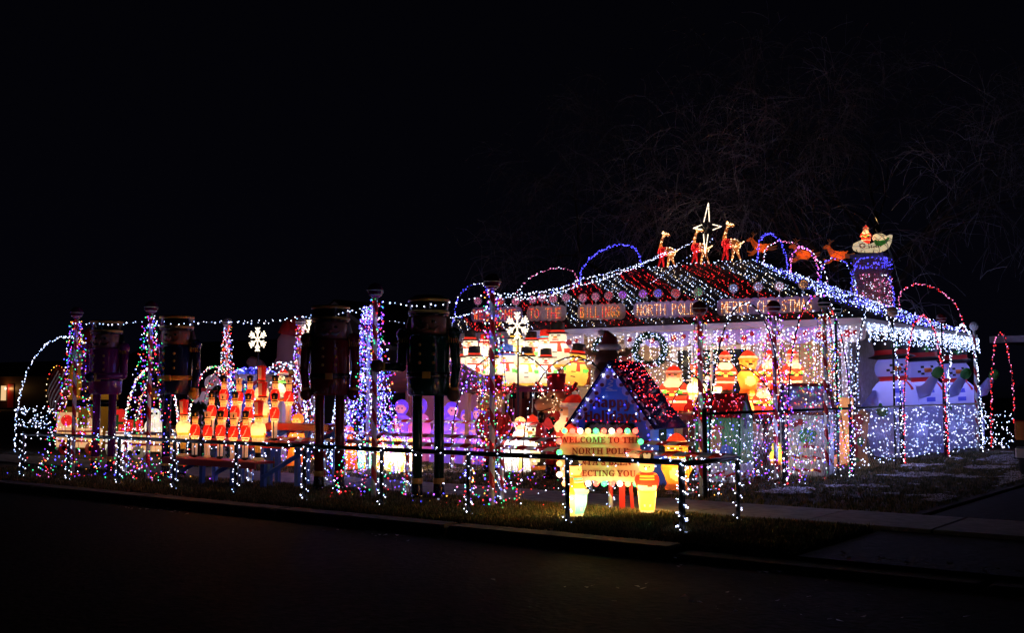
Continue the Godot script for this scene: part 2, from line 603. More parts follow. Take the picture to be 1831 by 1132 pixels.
func spec_soldier() -> Dictionary:
	return {"rows": [[0, 0], [.01, .13, .13], [.04, .13, .13], [.06, .1, .1], [.4, .11, .1], [.43, .13, .11], [.6, .14, .11], [.69, .13, .1], [.71, .07, .07], [.73, .09, .09], [.78, .1, .1], [.815, .1, .1], [.82, .125, .125, .01], [.832, .12, .12, .01], [.84, .1, .1], [.97, .13, .12], [.99, .12, .11], [1, 0]], "nv": 50,
		"bumps": [[.56, 90, .13, 24, .045], [.56, -90, .13, 24, .045], [.765, 0, .012, 12, .025]],
		"paint": [["boot", "shell_black", .03, 0, .035, 181, "box"], ["trousers", "shell_white", .23, 0, .17, 181, "box"], ["trouser_seam", "shell_black", .23, 0, .17, 7, "box"], ["coat", "shell_red", .555, 0, .145, 181, "box"], ["belt", "shell_white", .45, 0, .013, 181, "box"], ["strap", "shell_white", .49, -24, .012, 7, "box"], ["strap", "shell_white", .51, -16, .012, 7, "box"], ["strap", "shell_white", .53, -8, .012, 7, "box"], ["strap", "shell_white", .56, 2, .014, 7, "box"], ["strap", "shell_white", .585, 12, .014, 7, "box"], ["strap", "shell_white", .61, 20, .014, 7, "box"], ["strap", "shell_white", .64, 28, .014, 7, "box"],
			["glove", "shell_white", .44, 90, .025, 24, "box"], ["glove", "shell_white", .44, -90, .025, 24, "box"], ["epaulette", "shell_yellow", .67, 90, .02, 30, "box"], ["epaulette", "shell_yellow", .67, -90, .02, 30, "box"],
			["head", "shell_skin", .765, 0, .055, 181, "box"], ["hat", "shell_black", .91, 0, .093, 181, "box"], ["badge", "shell_yellow", .91, 0, .03, 14, "round"], ["hat_strap", "shell_yellow", .845, 0, .01, 181, "box"], ["eye", "shell_black", .785, 25, .012, 8, "round"], ["eye", "shell_black", .785, -25, .012, 8, "round"], ["mouth", "shell_red", .735, 0, .01, 16, "box"]], "head": .775, "share": .5}

func spec_nutcracker() -> Dictionary:
	return {"rows": [[0, 0], [.005, .17, .17], [.05, .16, .16], [.06, .08, .08], [.17, .075, .075], [.28, .085, .085], [.3, .16, .14], [.5, .15, .13], [.6, .15, .12], [.62, .08, .08], [.64, .1, .1], [.71, .1, .1], [.72, .14, .14, .02], [.735, .13, .13, .02], [.745, .1, .1], [.985, .13, .13], [1, 0]], "nv": 50, "lamp_or_fill": .48, "head": .7,
		"bumps": [[.5, 88, .09, 26, .05], [.5, -88, .09, 26, .05], [.57, 0, .05, 35, .04]],
		"paint": [["base", "shell_cream", .025, 0, .03, 181, "box"], ["boot", "shell_black", .1, 0, .045, 181, "box"], ["trousers", "shell_yellow", .21, 0, .075, 181, "box"], ["coat", "shell_white", .45, 0, .165, 181, "box"], ["belt", "shell_yellow", .4, 0, .015, 181, "box"], ["glove", "shell_orange", .42, 70, .04, 20, "round"], ["beard", "shell_white", .6, 0, .06, 50, "round"], ["face", "shell_skin", .675, 0, .04, 60, "box"], ["hat_brim", "shell_black", .728, 0, .012, 181, "box"], ["hat", "shell_red", .87, 0, .13, 181, "box"], ["badge", "shell_cream", .86, -40, .1, 25, "box"], ["eye", "shell_black", .69, 22, .012, 9, "round"], ["eye", "shell_black", .69, -22, .012, 9, "round"]]}

func spec_drummer() -> Dictionary:
	return {"rows": [[0, 0], [.005, .13, .13], [.03, .13, .13], [.05, .12, .13, .02], [.2, .135, .15, .03], [.42, .15, .16, .03], [.48, .16, .14, .02], [.6, .17, .12], [.66, .15, .1], [.68, .07, .07], [.7, .11, .11], [.76, .13, .13], [.82, .12, .12], [.825, .14, .14, .01], [.845, .135, .135, .01], [.86, .12, .12], [.95, .12, .11], [.98, .1, .09], [1, 0]], "nv": 50, "lamp_or_fill": .34, "head": .77,
		"bumps": [[.44, 0, .05, 50, .07], [.3, 0, .16, 45, .05], [.54, 85, .09, 24, .035], [.54, -85, .09, 24, .035]],
		"paint": [["trousers", "shell_cream", .2, 0, .19, 181, "box"], ["boot", "shell_black", .015, 0, .02, 181, "box"], ["coat", "shell_red", .53, 0, .14, 181, "box"], ["cuff", "shell_yellow", .62, 0, .015, 40, "box"], ["cuff", "shell_yellow", .57, 0, .012, 40, "box"], ["epaulette", "shell_yellow", .65, 90, .02, 40, "box"], ["epaulette", "shell_yellow", .65, -90, .02, 40, "box"],
			["drum", "shell_yellow", .25, 0, .2, 52, "box"], ["drum_rim", "shell_white", .44, 0, .03, 58, "box"], ["drum_lace", "shell_white", .16, -18, .03, 10, "round"], ["drum_lace", "shell_white", .16, 18, .03, 10, "round"], ["drum_lace", "shell_white", .06, 0, .015, 52, "box"], ["drumstick", "shell_black", .47, 12, .01, 16, "box"],
			["head", "shell_skin", .75, 0, .07, 181, "box"], ["hat", "shell_black", .91, 0, .095, 181, "box"], ["eye", "shell_black", .775, 20, .012, 7, "round"], ["eye", "shell_black", .775, -20, .012, 7, "round"], ["mouth", "shell_red", .72, 0, .008, 12, "box"], ["nose", "shell_orange", .75, 0, .012, 7, "round"]]}

func spec_bear() -> Dictionary:
	return {"rows": [[0, 0], [.01, .2, .2], [.06, .21, .22, .02], [.12, .17, .16], [.3, .22, .2], [.45, .2, .18], [.55, .14, .13], [.58, .15, .15], [.7, .2, .18], [.8, .18, .17], [.84, .19, .18], [.88, .16, .15], [.95, .1, .1, -.02], [.98, .05, .05, -.04], [1, 0, 0, -.04]],
		"head": .72, "bumps": [[.42, 78, .1, 22, .07], [.42, -78, .1, 22, .07], [.66, 0, .05, 25, .07], [.8, 75, .03, 14, .07], [.8, -75, .03, 14, .07]],
		"paint": [["body", "shell_orange", .4, 0, .45, 181, "box"], ["belly", "shell_cream", .3, 0, .12, 35, "round"], ["scarf", "shell_blue", .545, 0, .03, 181, "box"], ["muzzle", "shell_cream", .65, 0, .05, 28, "round"], ["nose", "shell_black", .68, 0, .018, 9, "round"], ["eye", "shell_black", .74, 24, .015, 8, "round"], ["eye", "shell_black", .74, -24, .015, 8, "round"], ["hat", "shell_red", .93, 0, .07, 181, "box"], ["hat_trim", "shell_white", .84, 0, .03, 181, "box"]]}

func spec_robed() -> Dictionary:
	return {"rows": [[0, 0], [.01, .22, .19], [.05, .22, .19], [.3, .17, .15], [.55, .15, .12], [.7, .14, .1], [.75, .06, .06], [.78, .09, .09], [.86, .11, .11], [.94, .1, .1], [.98, .06, .06], [1, 0]],
		"head": .86, "bumps": [[.55, 30, .07, 20, .07], [.55, -30, .07, 20, .07], [.58, 0, .04, 25, .05], [.5, 85, .1, 25, .05], [.5, -85, .1, 25, .05]],
		"paint": [["gown", "shell_white", .37, 0, .38, 181, "box"], ["sash", "shell_yellow", .3, 0, .3, 9, "box"], ["hand", "shell_skin", .57, 0, .035, 18, "round"], ["hair", "shell_brown", .88, 0, .13, 181, "box"], ["face", "shell_skin", .84, 0, .07, 55, "round"], ["eye", "shell_black", .86, 18, .012, 7, "round"], ["eye", "shell_black", .86, -18, .012, 7, "round"]]}

func spec_penguin() -> Dictionary:
	return {"rows": [[0, 0], [.01, .24, .24], [.06, .25, .25, .03], [.1, .22, .21], [.3, .27, .24], [.5, .22, .2], [.6, .18, .17], [.7, .19, .18], [.8, .17, .16], [.83, .19, .18], [.88, .15, .15], [.95, .08, .08], [1, 0]],
		"bumps": [[.38, 90, .15, 20, .05], [.38, -90, .15, 20, .05], [.68, 0, .025, 12, .07]],
		"paint": [["body", "shell_black", .5, 0, .5, 181, "box"], ["belly", "shell_white", .3, 0, .24, 48, "round"], ["face", "shell_white", .7, 0, .08, 45, "round"], ["beak", "shell_orange", .68, 0, .03, 14, "round"], ["foot", "shell_orange", .04, 0, .045, 181, "box"], ["eye", "shell_black", .73, 20, .016, 8, "round"], ["eye", "shell_black", .73, -20, .016, 8, "round"], ["hat", "shell_red", .92, 0, .08, 181, "box"], ["hat_trim", "shell_white", .835, 0, .03, 181, "box"], ["scarf", "shell_green", .58, 0, .03, 181, "box"]]}

# ------------------------------------------------------------ setting
func build_setting():
	var st := mb()
	box(st, Vector3(-40, -.42, -60), Vector3(400, .6, 400))
	struct("ground", st, "soil")
	st = mb()
	box(st, Vector3(-40, -.24, 2.4), Vector3(240, .26, 24.4))
	struct("road", st, "asphalt")
	# lawn: strip, yard, right verge
	st = mb()
	box(st, Vector3(-26.4, -.08, -11.62), Vector3(44, .16, 2.44)); box(st, Vector3(-26.9, -.08, -34.5), Vector3(45, .16, 40.2))
	var lawn := struct("lawn", st, "soil")
	# kerb in cast lengths
	var kerb := Node3D.new(); kerb.name = "kerb"; kerb.set_meta("kind", "structure"); add_child(kerb)
	var seg := mb()
	soft_box(seg, Vector3.ZERO, Vector3(2.96, .3, .36), .03)
	seg.generate_normals(); var segm := seg.commit()
	for i in 24:
		obj("kerb_stone", segm, "kerb_concrete", kerb, Vector3(2.0 - i * 3.0, -.135 if i > 2 else -.2, -10.18))
	var walk := Node3D.new(); walk.name = "pavement"; walk.set_meta("kind", "structure"); add_child(walk)
	var slab := mb()
	soft_box(slab, Vector3.ZERO, Vector3(1.485, .12, 1.48), .012)
	slab.generate_normals(); var slabm := slab.commit()
	for i in 34:
		obj("slab", slabm, "concrete", walk, Vector3(3.0 - i * 1.5, -.03 + rng.randf_range(-.004, .004), -13.62))
	st = mb()
	box(st, Vector3(-1.5, -.07, -22.2), Vector3(5.6, .12, 15.6)); box(st, Vector3(-1.5, -.07, -11.6), Vector3(5.6, .12, 2.5))
	struct("driveway", st, "asphalt")

# ------------------------------------------------------------ house
const EAVE := 3.15
const RIDGE := 5.17
const FX0 := -21.5
const FX1 := -8.3
const FZ := -23.6
const BZ := -32.8
const RX0 := -16.9
const RX1 := -12.9
const RZ := -28.2

func front_roof(x: float, s: float, lift := 0.0) -> Vector3:
	return Vector3(x, lerpf(EAVE, RIDGE, s) + lift, lerpf(FZ, RZ, s))

func build_house():
	var h := thing("house", "single storey house with beige board siding under a light covered hip roof", "house", Vector3.ZERO)
	# walls
	var st := mb()
	box(st, Vector3(-15, .25, -28.4), Vector3(11.5, .5, 7.6))
	obj("foundation", st, "concrete", h)
	st = mb()
	box(st, Vector3(-15, 1.75, -28.4), Vector3(11.3, 2.5, 7.4))
	var wall := obj("wall", st, "siding", h)
	var b := mb()
	box(b, Vector3.ZERO, Vector3(.205, 2.5, .03))
	b.generate_normals(); var bm := b.commit()
	var holes := [[-18.6, -16.9], [-15.6, -14.5], [-13.3, -11.4]]
	var x := -20.55
	while x < -9.35:
		var skip := false
		for q in holes:
			if x > q[0] - .02 and x < q[1] + .02: skip = true
		if not skip: obj("siding_board", bm, "siding", wall, Vector3(x, 1.75, -24.685 + .004 * sin(x * 9.0)))
		x += .22
	b = mb()
	box(b, Vector3.ZERO, Vector3(.03, 2.5, .205))
	b.generate_normals(); bm = b.commit()
	for i in 33:
		obj("siding_board", bm, "siding", wall, Vector3(-9.335, 1.75, -24.85 - i * .22))
	# windows and door
	for q in [[-18.6, -16.9, 1.1, 2.55], [-13.3, -11.4, 1.1, 2.6]]:
		var cx: float = (q[0] + q[1]) * .5; var cy: float = (q[2] + q[3]) * .5
		var w: float = q[1] - q[0]; var hh: float = q[3] - q[2]
		st = mb()
		box(st, Vector3(cx, q[2] - .05, -24.64), Vector3(w + .2, .1, .14)); box(st, Vector3(cx, q[3] + .05, -24.64), Vector3(w + .2, .1, .12))
		for sx in [-1, 1]: box(st, Vector3(cx + sx * (w * .5 + .05), cy, -24.64), Vector3(.1, hh, .12))
		box(st, Vector3(cx, cy, -24.655), Vector3(.05, hh, .08)); box(st, Vector3(cx - w * .25 - .012, cy, -24.66), Vector3(w * .5 - .03, .04, .06)); box(st, Vector3(cx + w * .25 + .012, cy, -24.66), Vector3(w * .5 - .03, .04, .06))
		var wn := obj("window", st, "trim_white", h)
		st = mb()
		box(st, Vector3(cx, cy, -24.68), Vector3(w, hh, .012))
		obj("pane", st, "glass_dark", wn)
		st = mb()
		box(st, Vector3(cx, (q[2] + .48) * .5, -24.69), Vector3(w, q[2] - .58, .04))
		obj("siding_panel", st, "siding", wall)
		st = mb()
		box(st, Vector3(cx, (q[3] + 3.0) * .5 + .04, -24.69), Vector3(w, 3.0 - q[3] - .1, .04))
		obj("siding_panel", st, "siding", wall)
	st = mb()
	box(st, Vector3(-15.05, 1.55, -24.67), Vector3(.92, 2.05, .06))
	var door := obj("door", st, "paint_dark_red", h)
	st = mb()
	ball(st, Vector3(-14.7, 1.5, -24.62), Vector3.ONE * .035, 8)
	obj("handle", st, "paint_gold", door)
	st = mb()
	for sx in [-1, 1]: box(st, Vector3(-15.05 + sx * .51, 1.6, -24.65), Vector3(.1, 2.2, .12))
	box(st, Vector3(-15.05, 2.75, -24.65), Vector3(1.12, .1, .12))
	obj("door_frame", st, "trim_white", h)
	st = mb()
	box(st, Vector3(-15, .2, -24.2), Vector3(13.0, .4, .9))
	obj("porch", st, "concrete", h)
	for px in [-14.66, -12.42, -10.77, -8.727]:
		st = mb()
		box(st, Vector3(px, 1.68, -23.9), Vector3(.14, 2.56, .14)); box(st, Vector3(px, .46, -23.9), Vector3(.19, .12, .19)); box(st, Vector3(px, 2.9, -23.9), Vector3(.19, .1, .19))
		obj("porch_post", st, "trim_white", h)
	# soffit, fascia, gutter
	st = mb()
	box(st, Vector3(-14.9, 2.98, -28.2), Vector3(13.1, .05, 9.1))
	obj("soffit", st, "trim_white", h)
	st = mb()
	box(st, Vector3(-14.9, 3.08, FZ + .01), Vector3(13.2, .18, .03)); box(st, Vector3(FX1 - .01, 3.08, -28.2), Vector3(.03, .18, 9.16))
	obj("fascia", st, "trim_white", h)
	st = mb()
	for e in [[.03, .1, -.02], [.1, .02, -.06]]: pass
	box(st, Vector3(-14.9, 3.1, FZ + .13), Vector3(13.4, .13, .012)); box(st, Vector3(-14.9, 3.04, FZ + .08), Vector3(13.4, .012, .1))
	box(st, Vector3(FX1 + .12, 3.1, -28.2), Vector3(.012, .13, 9.3)); box(st, Vector3(FX1 + .07, 3.04, -28.2), Vector3(.1, .012, 9.3))
	obj("gutter", st, "trim_white", h)
	# roof with its courses of shingles
	st = mb()
	var A := Vector3(FX0, EAVE, FZ); var B := Vector3(FX1, EAVE, FZ); var C := Vector3(FX1, EAVE, BZ); var D := Vector3(FX0, EAVE, BZ)
	var R0 := Vector3(RX0, RIDGE, RZ); var R1 := Vector3(RX1, RIDGE, RZ)
	quad(st, A, B, R1, R0, Vector3(0, 1, 1)); tri(st, B, C, R1, Vector3(1, 1, 0)); quad(st, C, D, R0, R1, Vector3(0, 1, -1)); tri(st, D, A, R0, Vector3(-1, 1, 0)); quad(st, A, B, C, D, Vector3.DOWN)
	var roof := obj("roof", st, "shingle", h)
	st = mb()
	var courses := 32
	for i in courses:
		var s0 := float(i) / courses; var s1 := minf(1.0, float(i + 1.15) / courses)
		for f in [[A, B, R0, R1, Vector3(0, .4, 1)], [B, C, R1, R1, Vector3(1, .4, 0)]]:
			var n := Vector3(0, .021, 0)
			var p: Vector3 = f[0].lerp(f[2], s0) + n; var q: Vector3 = f[1].lerp(f[3], s0) + n
			var p1: Vector3 = f[0].lerp(f[2], s1) + Vector3(0, .006, 0); var q1: Vector3 = f[1].lerp(f[3], s1) + Vector3(0, .006, 0)
			quad(st, p, q, q1, p1, Vector3(0, 1, 0) + f[4]); quad(st, p, q, q - n, p - n, f[4])
	var sh := obj("shingle_courses", st, "shingle", roof); sh.set_meta("kind", "stuff")
	# chimney with bricks
	st = mb()
	box(st, Vector3(-10.5, 4.35, -31), Vector3(.8, 2.0, .8))
	var ch := obj("chimney", st, "mortar", roof)
	st = mb()
	box(st, Vector3(-10.5, 5.38, -31), Vector3(.94, .1, .94))
	obj("chimney_cap", st, "concrete", ch)
	st = mb()
	for r in 22:
		for k in 4:
			var o := (.1 if r % 2 else 0.0)
			for sd in 2:
				var c := Vector3(-10.5 + (-.3 + k * .2 + o - .05), 3.5 + r * .083, -31 + .4) if sd == 0 else Vector3(-10.1, 3.5 + r * .083, -31 + (-.3 + k * .2 + o - .05))
				box(st, c, Vector3(.188, .072, .03) if sd == 0 else Vector3(.03, .072, .188))
	var bk := obj("brick", st, "brick", ch); bk.set_meta("kind", "stuff")
	# scalloped valance under the gutter, with its painted dots
	var va := thing("scalloped_valance", "white scalloped board with red dots hanging under the front gutter", "valance")
	var xx := FX0 + .2
	var k2 := 0
	var scallop := PackedVector2Array([Vector2(-.3, .24), Vector2(.3, .24)])
	for i in 9: scallop.append(Vector2(.3 * cos(PI * i / 8), -.02 - .12 * sin(PI * i / 8)))
	st = mb(); prism(st, scallop, -.01, .01); st.generate_normals(); var sm := st.commit()
	while xx < FX1 - .2:
		if absf(xx - (-15.0)) > .75:
			obj("scallop", sm, "paint_lavender" if k2 % 3 else "trim_white", va, Vector3(xx + .3, 2.77, FZ + .17 + .004 * (k2 % 2)))
			for q in [[.17, .03, .085], [.42, .08, .06]]:
				st = mb()
				prism(st, ellipse(0, 0, q[2] * rng.randf_range(.7, 1.15), q[2] * rng.randf_range(.7, 1.15)), 0, .012)
				obj("dot", st, "paint_red", va, Vector3(xx + q[0] + rng.randf_range(-.05, .05), 2.77 + q[1] + rng.randf_range(-.04, .05), FZ + .19))
		xx += .6; k2 += 1

# ------------------------------------------------------------ what stands on and hangs from the roof
const GLYPH := {
	"W": [[0, 3, .5, 0], [.5, 0, 1, 2], [1, 2, 1.5, 0], [1.5, 0, 2, 3]], "E": [[0, 0, 0, 3], [0, 3, 1.6, 3], [0, 1.5, 1.3, 1.5], [0, 0, 1.6, 0]], "L": [[0, 3, 0, 0], [0, 0, 1.6, 0]],
	"C": [[1.7, 2.6, 1, 3], [1, 3, .2, 2.3], [.2, 2.3, .2, .7], [.2, .7, 1, 0], [1, 0, 1.7, .4]], "O": [[1, 3, .1, 2.2], [.1, 2.2, .1, .8], [.1, .8, 1, 0], [1, 0, 1.9, .8], [1.9, .8, 1.9, 2.2], [1.9, 2.2, 1, 3]],
	"M": [[0, 0, 0, 3], [0, 3, 1, 1.2], [1, 1.2, 2, 3], [2, 3, 2, 0]], "T": [[0, 3, 2, 3], [1, 3, 1, 0]], "H": [[0, 0, 0, 3], [2, 0, 2, 3], [0, 1.5, 2, 1.5]], "I": [[1, 0, 1, 3]], "N": [[0, 0, 0, 3], [0, 3, 1.8, 0], [1.8, 0, 1.8, 3]],
	"B": [[0, 0, 0, 3], [0, 3, 1.3, 2.9], [1.3, 2.9, 1.5, 2.2], [1.5, 2.2, 1.1, 1.6], [1.1, 1.6, 0, 1.6], [1.1, 1.6, 1.7, .8], [1.7, .8, 1.3, 0], [1.3, 0, 0, 0]],
	"G": [[1.8, 2.5, 1, 3], [1, 3, .2, 2.3], [.2, 2.3, .2, .7], [.2, .7, 1, 0], [1, 0, 1.8, .5], [1.8, .5, 1.8, 1.3], [1.8, 1.3, 1.1, 1.3]], "S": [[1.6, 2.6, 1, 3], [1, 3, .2, 2.5], [.2, 2.5, .3, 1.8], [.3, 1.8, 1.5, 1.3], [1.5, 1.3, 1.6, .5], [1.6, .5, .9, 0], [.9, 0, .1, .4]],
	"R": [[0, 0, 0, 3], [0, 3, 1.4, 2.8], [1.4, 2.8, 1.5, 2], [1.5, 2, 0, 1.5], [.7, 1.6, 1.7, 0]], "P": [[0, 0, 0, 3], [0, 3, 1.4, 2.8], [1.4, 2.8, 1.5, 1.9], [1.5, 1.9, 0, 1.4]], "Y": [[0, 3, 1, 1.6], [2, 3, 1, 1.6], [1, 1.6, 1, 0]], "A": [[0, 0, 1, 3], [1, 3, 2, 0], [.4, 1.1, 1.6, 1.1]]}

func cloud(w: float, h: float) -> PackedVector2Array:
	var p := PackedVector2Array()
	var step := .03
	var nx := maxi(2, roundi(w / .2))
	for i in int(w / step):
		var x := -w * .5 + i * step
		p.append(Vector2(x, h * .5 + .035 * absf(sin(PI * nx * (x + w * .5) / w))))
	for i in 9: p.append(Vector2(w * .5 + .07 * sin(PI * i / 8), h * .5 * cos(PI * i / 8)))
	for i in int(w / step):
		var x := w * .5 - i * step
		p.append(Vector2(x, -h * .5 - .03 * absf(sin(PI * nx * (x + w * .5) / w))))
	for i in 9: p.append(Vector2(-w * .5 - .07 * sin(PI * i / 8), -h * .5 * cos(PI * i / 8)))
	var q := PackedVector2Array()
	for a in p:
		if q.is_empty() or q[-1].distance_to(a) > .008: q.append(a)
	return q

func word_sign(words: String, a: Vector3, b: Vector3, label: String, cols: Array, board: String):
	var w := b.x - a.x
	var h := .36
	var t := thing("lit_word_sign", label, "sign", Vector3((a.x + b.x) * .5, (a.y + b.y) * .5, a.z), 0, "lit word signs along the roof edge")
	t.rotation.z = atan2(b.y - a.y, w)
	var st := mb()
	prism(st, cloud(w, h), -.012, .012)
	obj("board", st, board, t)
	st = mb()
	for s in [-1, 1]: box(st, Vector3(s * w * .38, -.3, -.05), Vector3(.04, .5, .04))
	obj("support", st, "metal_dark", t)
	var n := words.length()
	var cw := w * .94 / n
	var sc := minf(cw / 2.7, .075)
	var pts := []
	var x := -w * .47
	for k in n:
		var c := words[k]
		if c != " ":
			st = mb()
			for g in GLYPH[c]:
				var p := Vector3(x + g[0] * sc, (g[1] - 1.5) * .082, .018); var q := Vector3(x + g[2] * sc, (g[3] - 1.5) * .082, .018)
				bar(st, p, q, .012, 4)
				var L := p.distance_to(q)
				var m := maxi(1, roundi(L / .042))
				for i in m + 1: pts.append(p.lerp(q, float(i) / m) + Vector3(0, 0, .016))
			obj("letter", st, "paint_red", t)
		x += cw
	bulbs(t, pts, cols, .011, .2)
	lamp_or_fill(t, Vector3(0, -.1, .5), Color(.9, .75, .95), .03, .05, 3.0)  # lavender fill added to light the board

func hoop(called: String, label: String, a: Vector3, b: Vector3, rise: float, cols: Array, group: String, gap := .07, r := .018, turns := true, pole := "metal_dark", pr := .014) -> Node3D:
	var t := thing(called, label, "light arch", a, 0, group)
	var path := hoop_path(Vector3.ZERO, b - a, rise)
	var st := mb(true)
	tube(st, path, pr, 6)
	obj("hoop", st, pole, t)
	if gap > 0.0: bulbs(t, along(path, gap * .72, .025), cols, r * (1.35 if a.y > 3.0 else 1.1), .4)
	return t

func build_roof_decor():
	# diagonal red and white bands
	var bands := {}
	var x0 := -26.8
	while x0 < -12.95:
		var k := floori((x0 + 14.2) / 1.1)
		if not bands.has(k): bands[k] = []
		var s := .98
		while s > .015:
			var x := x0 + 5.0 * (1.0 - s)
			if x > FX0 + 4.6 * s + .1 and x < FX1 - 4.6 * s - .08 and rng.randf() < .86:
				bands[k].append(front_roof(x, s, .05) + Vector3(rng.randf() - .5 + .5 * sin(s * 9.0 + x0 * 7.0), 0, rng.randf() - .5) * .1)
			s -= .017 * rng.randf_range(.7, 1.3)
		x0 += .22
	var keys := bands.keys()
	keys.sort()
	var nth := ["leftmost", "second from the left", "third from the left", "fourth from the left", "fifth from the left", "sixth from the left", "seventh from the left", "eighth from the left"]
	var ri := 0; var wi := 0
	for k in keys:
		if bands[k].size() < 12: continue
		var red: bool = absi(k) % 2 == 1
		var lab: String = "diagonal %s light band on the roof, %s of its colour" % ["red" if red else "white", nth[mini(ri if red else wi, 7)]]
		if red: ri += 1
		else: wi += 1
		var t := thing("roof_light_string", lab, "light string", Vector3.ZERO, 0, "striped light strings on the front roof slope")
		bulbs(t, bands[k], [2] if red else [0, 0, 1, 8], .0165, .75)
	# the side slope
	var pts := []
	var C := Vector3(FX1, EAVE, BZ); var B := Vector3(FX1, EAVE, FZ); var R1 := Vector3(RX1, RIDGE, RZ)
	while pts.size() < 1050:
		var u := rng.randf(); var v := rng.randf()
		if u + v > 1.0: continue
		if u + v * 1.0 > .0 and (1.0 - u - v) > .6 * rng.randf_range(.9, 1.25): continue
		pts.append(B * (1.0 - u - v) + C * u + R1 * v + Vector3(0, .06, 0))
	var t := thing("roof_light_net", "dense white and blue bulbs covering the side slope of the roof", "light net")
	bulbs(t, pts, [0, 4, 8, 8, 4], .019)
	fill_row(t, Vector3(-9.6, 4.3, -26.5), Vector3(-9.6, 4.3, -30.5), 2, Color(.75, .8, 1.0), .12)  # added fill strengthening the cool light over the slope
	t = thing("roof_light_string", "thin string of white bulbs along the left hip of the roof", "light string")
	bulbs(t, along([Vector3(FX0, EAVE + .06, FZ), Vector3(RX0, RIDGE + .06, RZ)], .12, .06), [0, 4, 8], .02)
	t = thing("roof_light_string", "string of white bulbs along the roof ridge under the giraffes", "light string")
	bulbs(t, along([Vector3(RX0, RIDGE + .05, RZ), Vector3(RX1, RIDGE + .05, RZ), Vector3(FX1, EAVE + .05, BZ)], .12, .05), [0, 0, 8], .02)
	# icicle lights
	t = thing("icicle_lights", "white icicle lights dripping from the front gutter of the house", "icicle lights")
	bulbs(t, hanging(Vector3(FX0 + .3, 3.0, FZ + .22), Vector3(FX1, 3.0, FZ + .22), .13, [.25, .6, 1.0, .4, .8, 1.5], .1), [0, 0, 0, 1], .021)
	fill_row(t, Vector3(FX0 + 4.0, 2.75, FZ + .75), Vector3(FX1, 2.75, FZ + .75), 6, Color(.74, .68, 1.0), .17)  # fill added below the gutter to brighten wall and valance
	t = thing("icicle_lights", "dense white icicle lights fringing the side eave above the snowmen", "icicle lights")
	bulbs(t, hanging(Vector3(FX1 + .16, 3.06, FZ), Vector3(FX1 + .16, 3.06, BZ), .06, [.2, .4, .3, .46, .24, .34], .06, .03), [0, 8, 8], .024)
	fill_row(t, Vector3(FX1 + .5, 2.5, FZ), Vector3(FX1 + .5, 2.5, BZ), 4, Color(.6, .64, 1.0), .05)  # added fill along the side eave, with no fittings there
	t = thing("icicle_lights", "long warm white icicle strands hanging before the middle of the house front", "icicle lights")
	bulbs(t, hanging(Vector3(-16.5, 2.95, FZ + .3), Vector3(-9.0, 2.95, FZ + .3), .15, [1.6, 2.2, 1.2, 2.4, 1.8], .115, .03), [1, 1, 0], .0185)
	fill_row(t, Vector3(-17.0, 1.9, FZ - .25), Vector3(-8.8, 1.9, FZ - .25), 5, Color(1, .8, .6), .45)  # warm fill added behind the strands to brighten the wall
	t = thing("light_curtain", "curtain of white bulbs falling to the ground at the corner of the house", "light curtain")
	bulbs(t, hanging(Vector3(-9.15, 3.0, FZ + .24), Vector3(-8.3, 3.0, FZ + .24), .075, [2.7, 2.5, 2.8], .075), [0, 0, 8], .018)
	t = thing("light_curtain", "curtain of pale multicoloured bulbs over the right hand house wall", "light curtain")
	bulbs(t, hanging(Vector3(-11.6, 2.95, FZ + .26), Vector3(-9.2, 2.95, FZ + .26), .12, [2.4, 2.6, 1.9], .085), [0, 0, 1, 4, 5, 2, 3], .019)
	t = thing("light_curtain", "curtain of small white bulbs over the dark window", "light curtain")
	bulbs(t, hanging(Vector3(-13.5, 2.95, FZ + .26), Vector3(-11.5, 2.95, FZ + .26), .1, [1.0, 1.3, .8, 1.6], .085), [0, 0, 1], .019)
	# hoops on the hips
	var hp := "hoops standing on the roof hips"
	hoop("light_hoop", "thin blue lit hoop at the far left of the roof", Vector3(-20.53, 3.576, -24.57), Vector3(-19.74, 3.921, -25.36), .95, [4, 4, 0], hp, .09)
	hoop("light_hoop", "pink lit hoop left of the tall blue hoop on the roof", Vector3(-19.25, 4.137, -25.85), Vector3(-17.95, 4.709, -27.15), .72, [6, 6, 0], hp, .085)
	hoop("light_hoop", "wide bright blue lit hoop left of the giraffes on the roof", Vector3(-17.9, 4.73, -27.2), Vector3(-16.58, 5.312, -28.52), .85, [4], hp, .05, .02)
	hoop("light_hoop", "tall narrow blue lit hoop on the roof among the flying reindeer", Vector3(-12.77, 5.111, -28.33), Vector3(-12.17, 4.851, -28.93), .95, [4], hp, .05, .02)
	hoop("light_hoop", "long low pink lit hoop passing behind the narrow blue hoop", Vector3(-12.65, 5.061, -28.45), Vector3(-11.35, 4.487, -29.75), .9, [6, 0], hp, .06)
	hoop("light_hoop", "pink lit hoop in front of the middle flying reindeer", Vector3(-12.1, 4.821, -29), Vector3(-11.51, 4.558, -29.59), .88, [6, 6, 5], hp, .05, .02)
	hoop("light_hoop", "blue lit hoop just left of the chimney", Vector3(-11.48, 4.548, -29.62), Vector3(-10.74, 4.223, -30.36), .88, [4, 4, 8], hp, .07)
	hoop("light_hoop", "blue lit hoop over the front of the chimney", Vector3(-10.84, 4.264, -30.26), Vector3(-9.95, 3.874, -31.15), 1.25, [4], hp, .06, .02)
	hoop("light_hoop", "pink lit hoop right of the chimney at the back of the roof", Vector3(-9.856, 3.833, -31.24), Vector3(-8.484, 3.231, -32.62), 1.0, [6, 6, 2], hp, .075)
	# word signs
	word_sign("WELCOME", Vector3(-19.44, 3.721, -24.1), Vector3(-17.8, 3.669, -24.1), "scalloped sign on the roof reading WELCOME in red lights", [2, 2, 7], "paint_lavender")
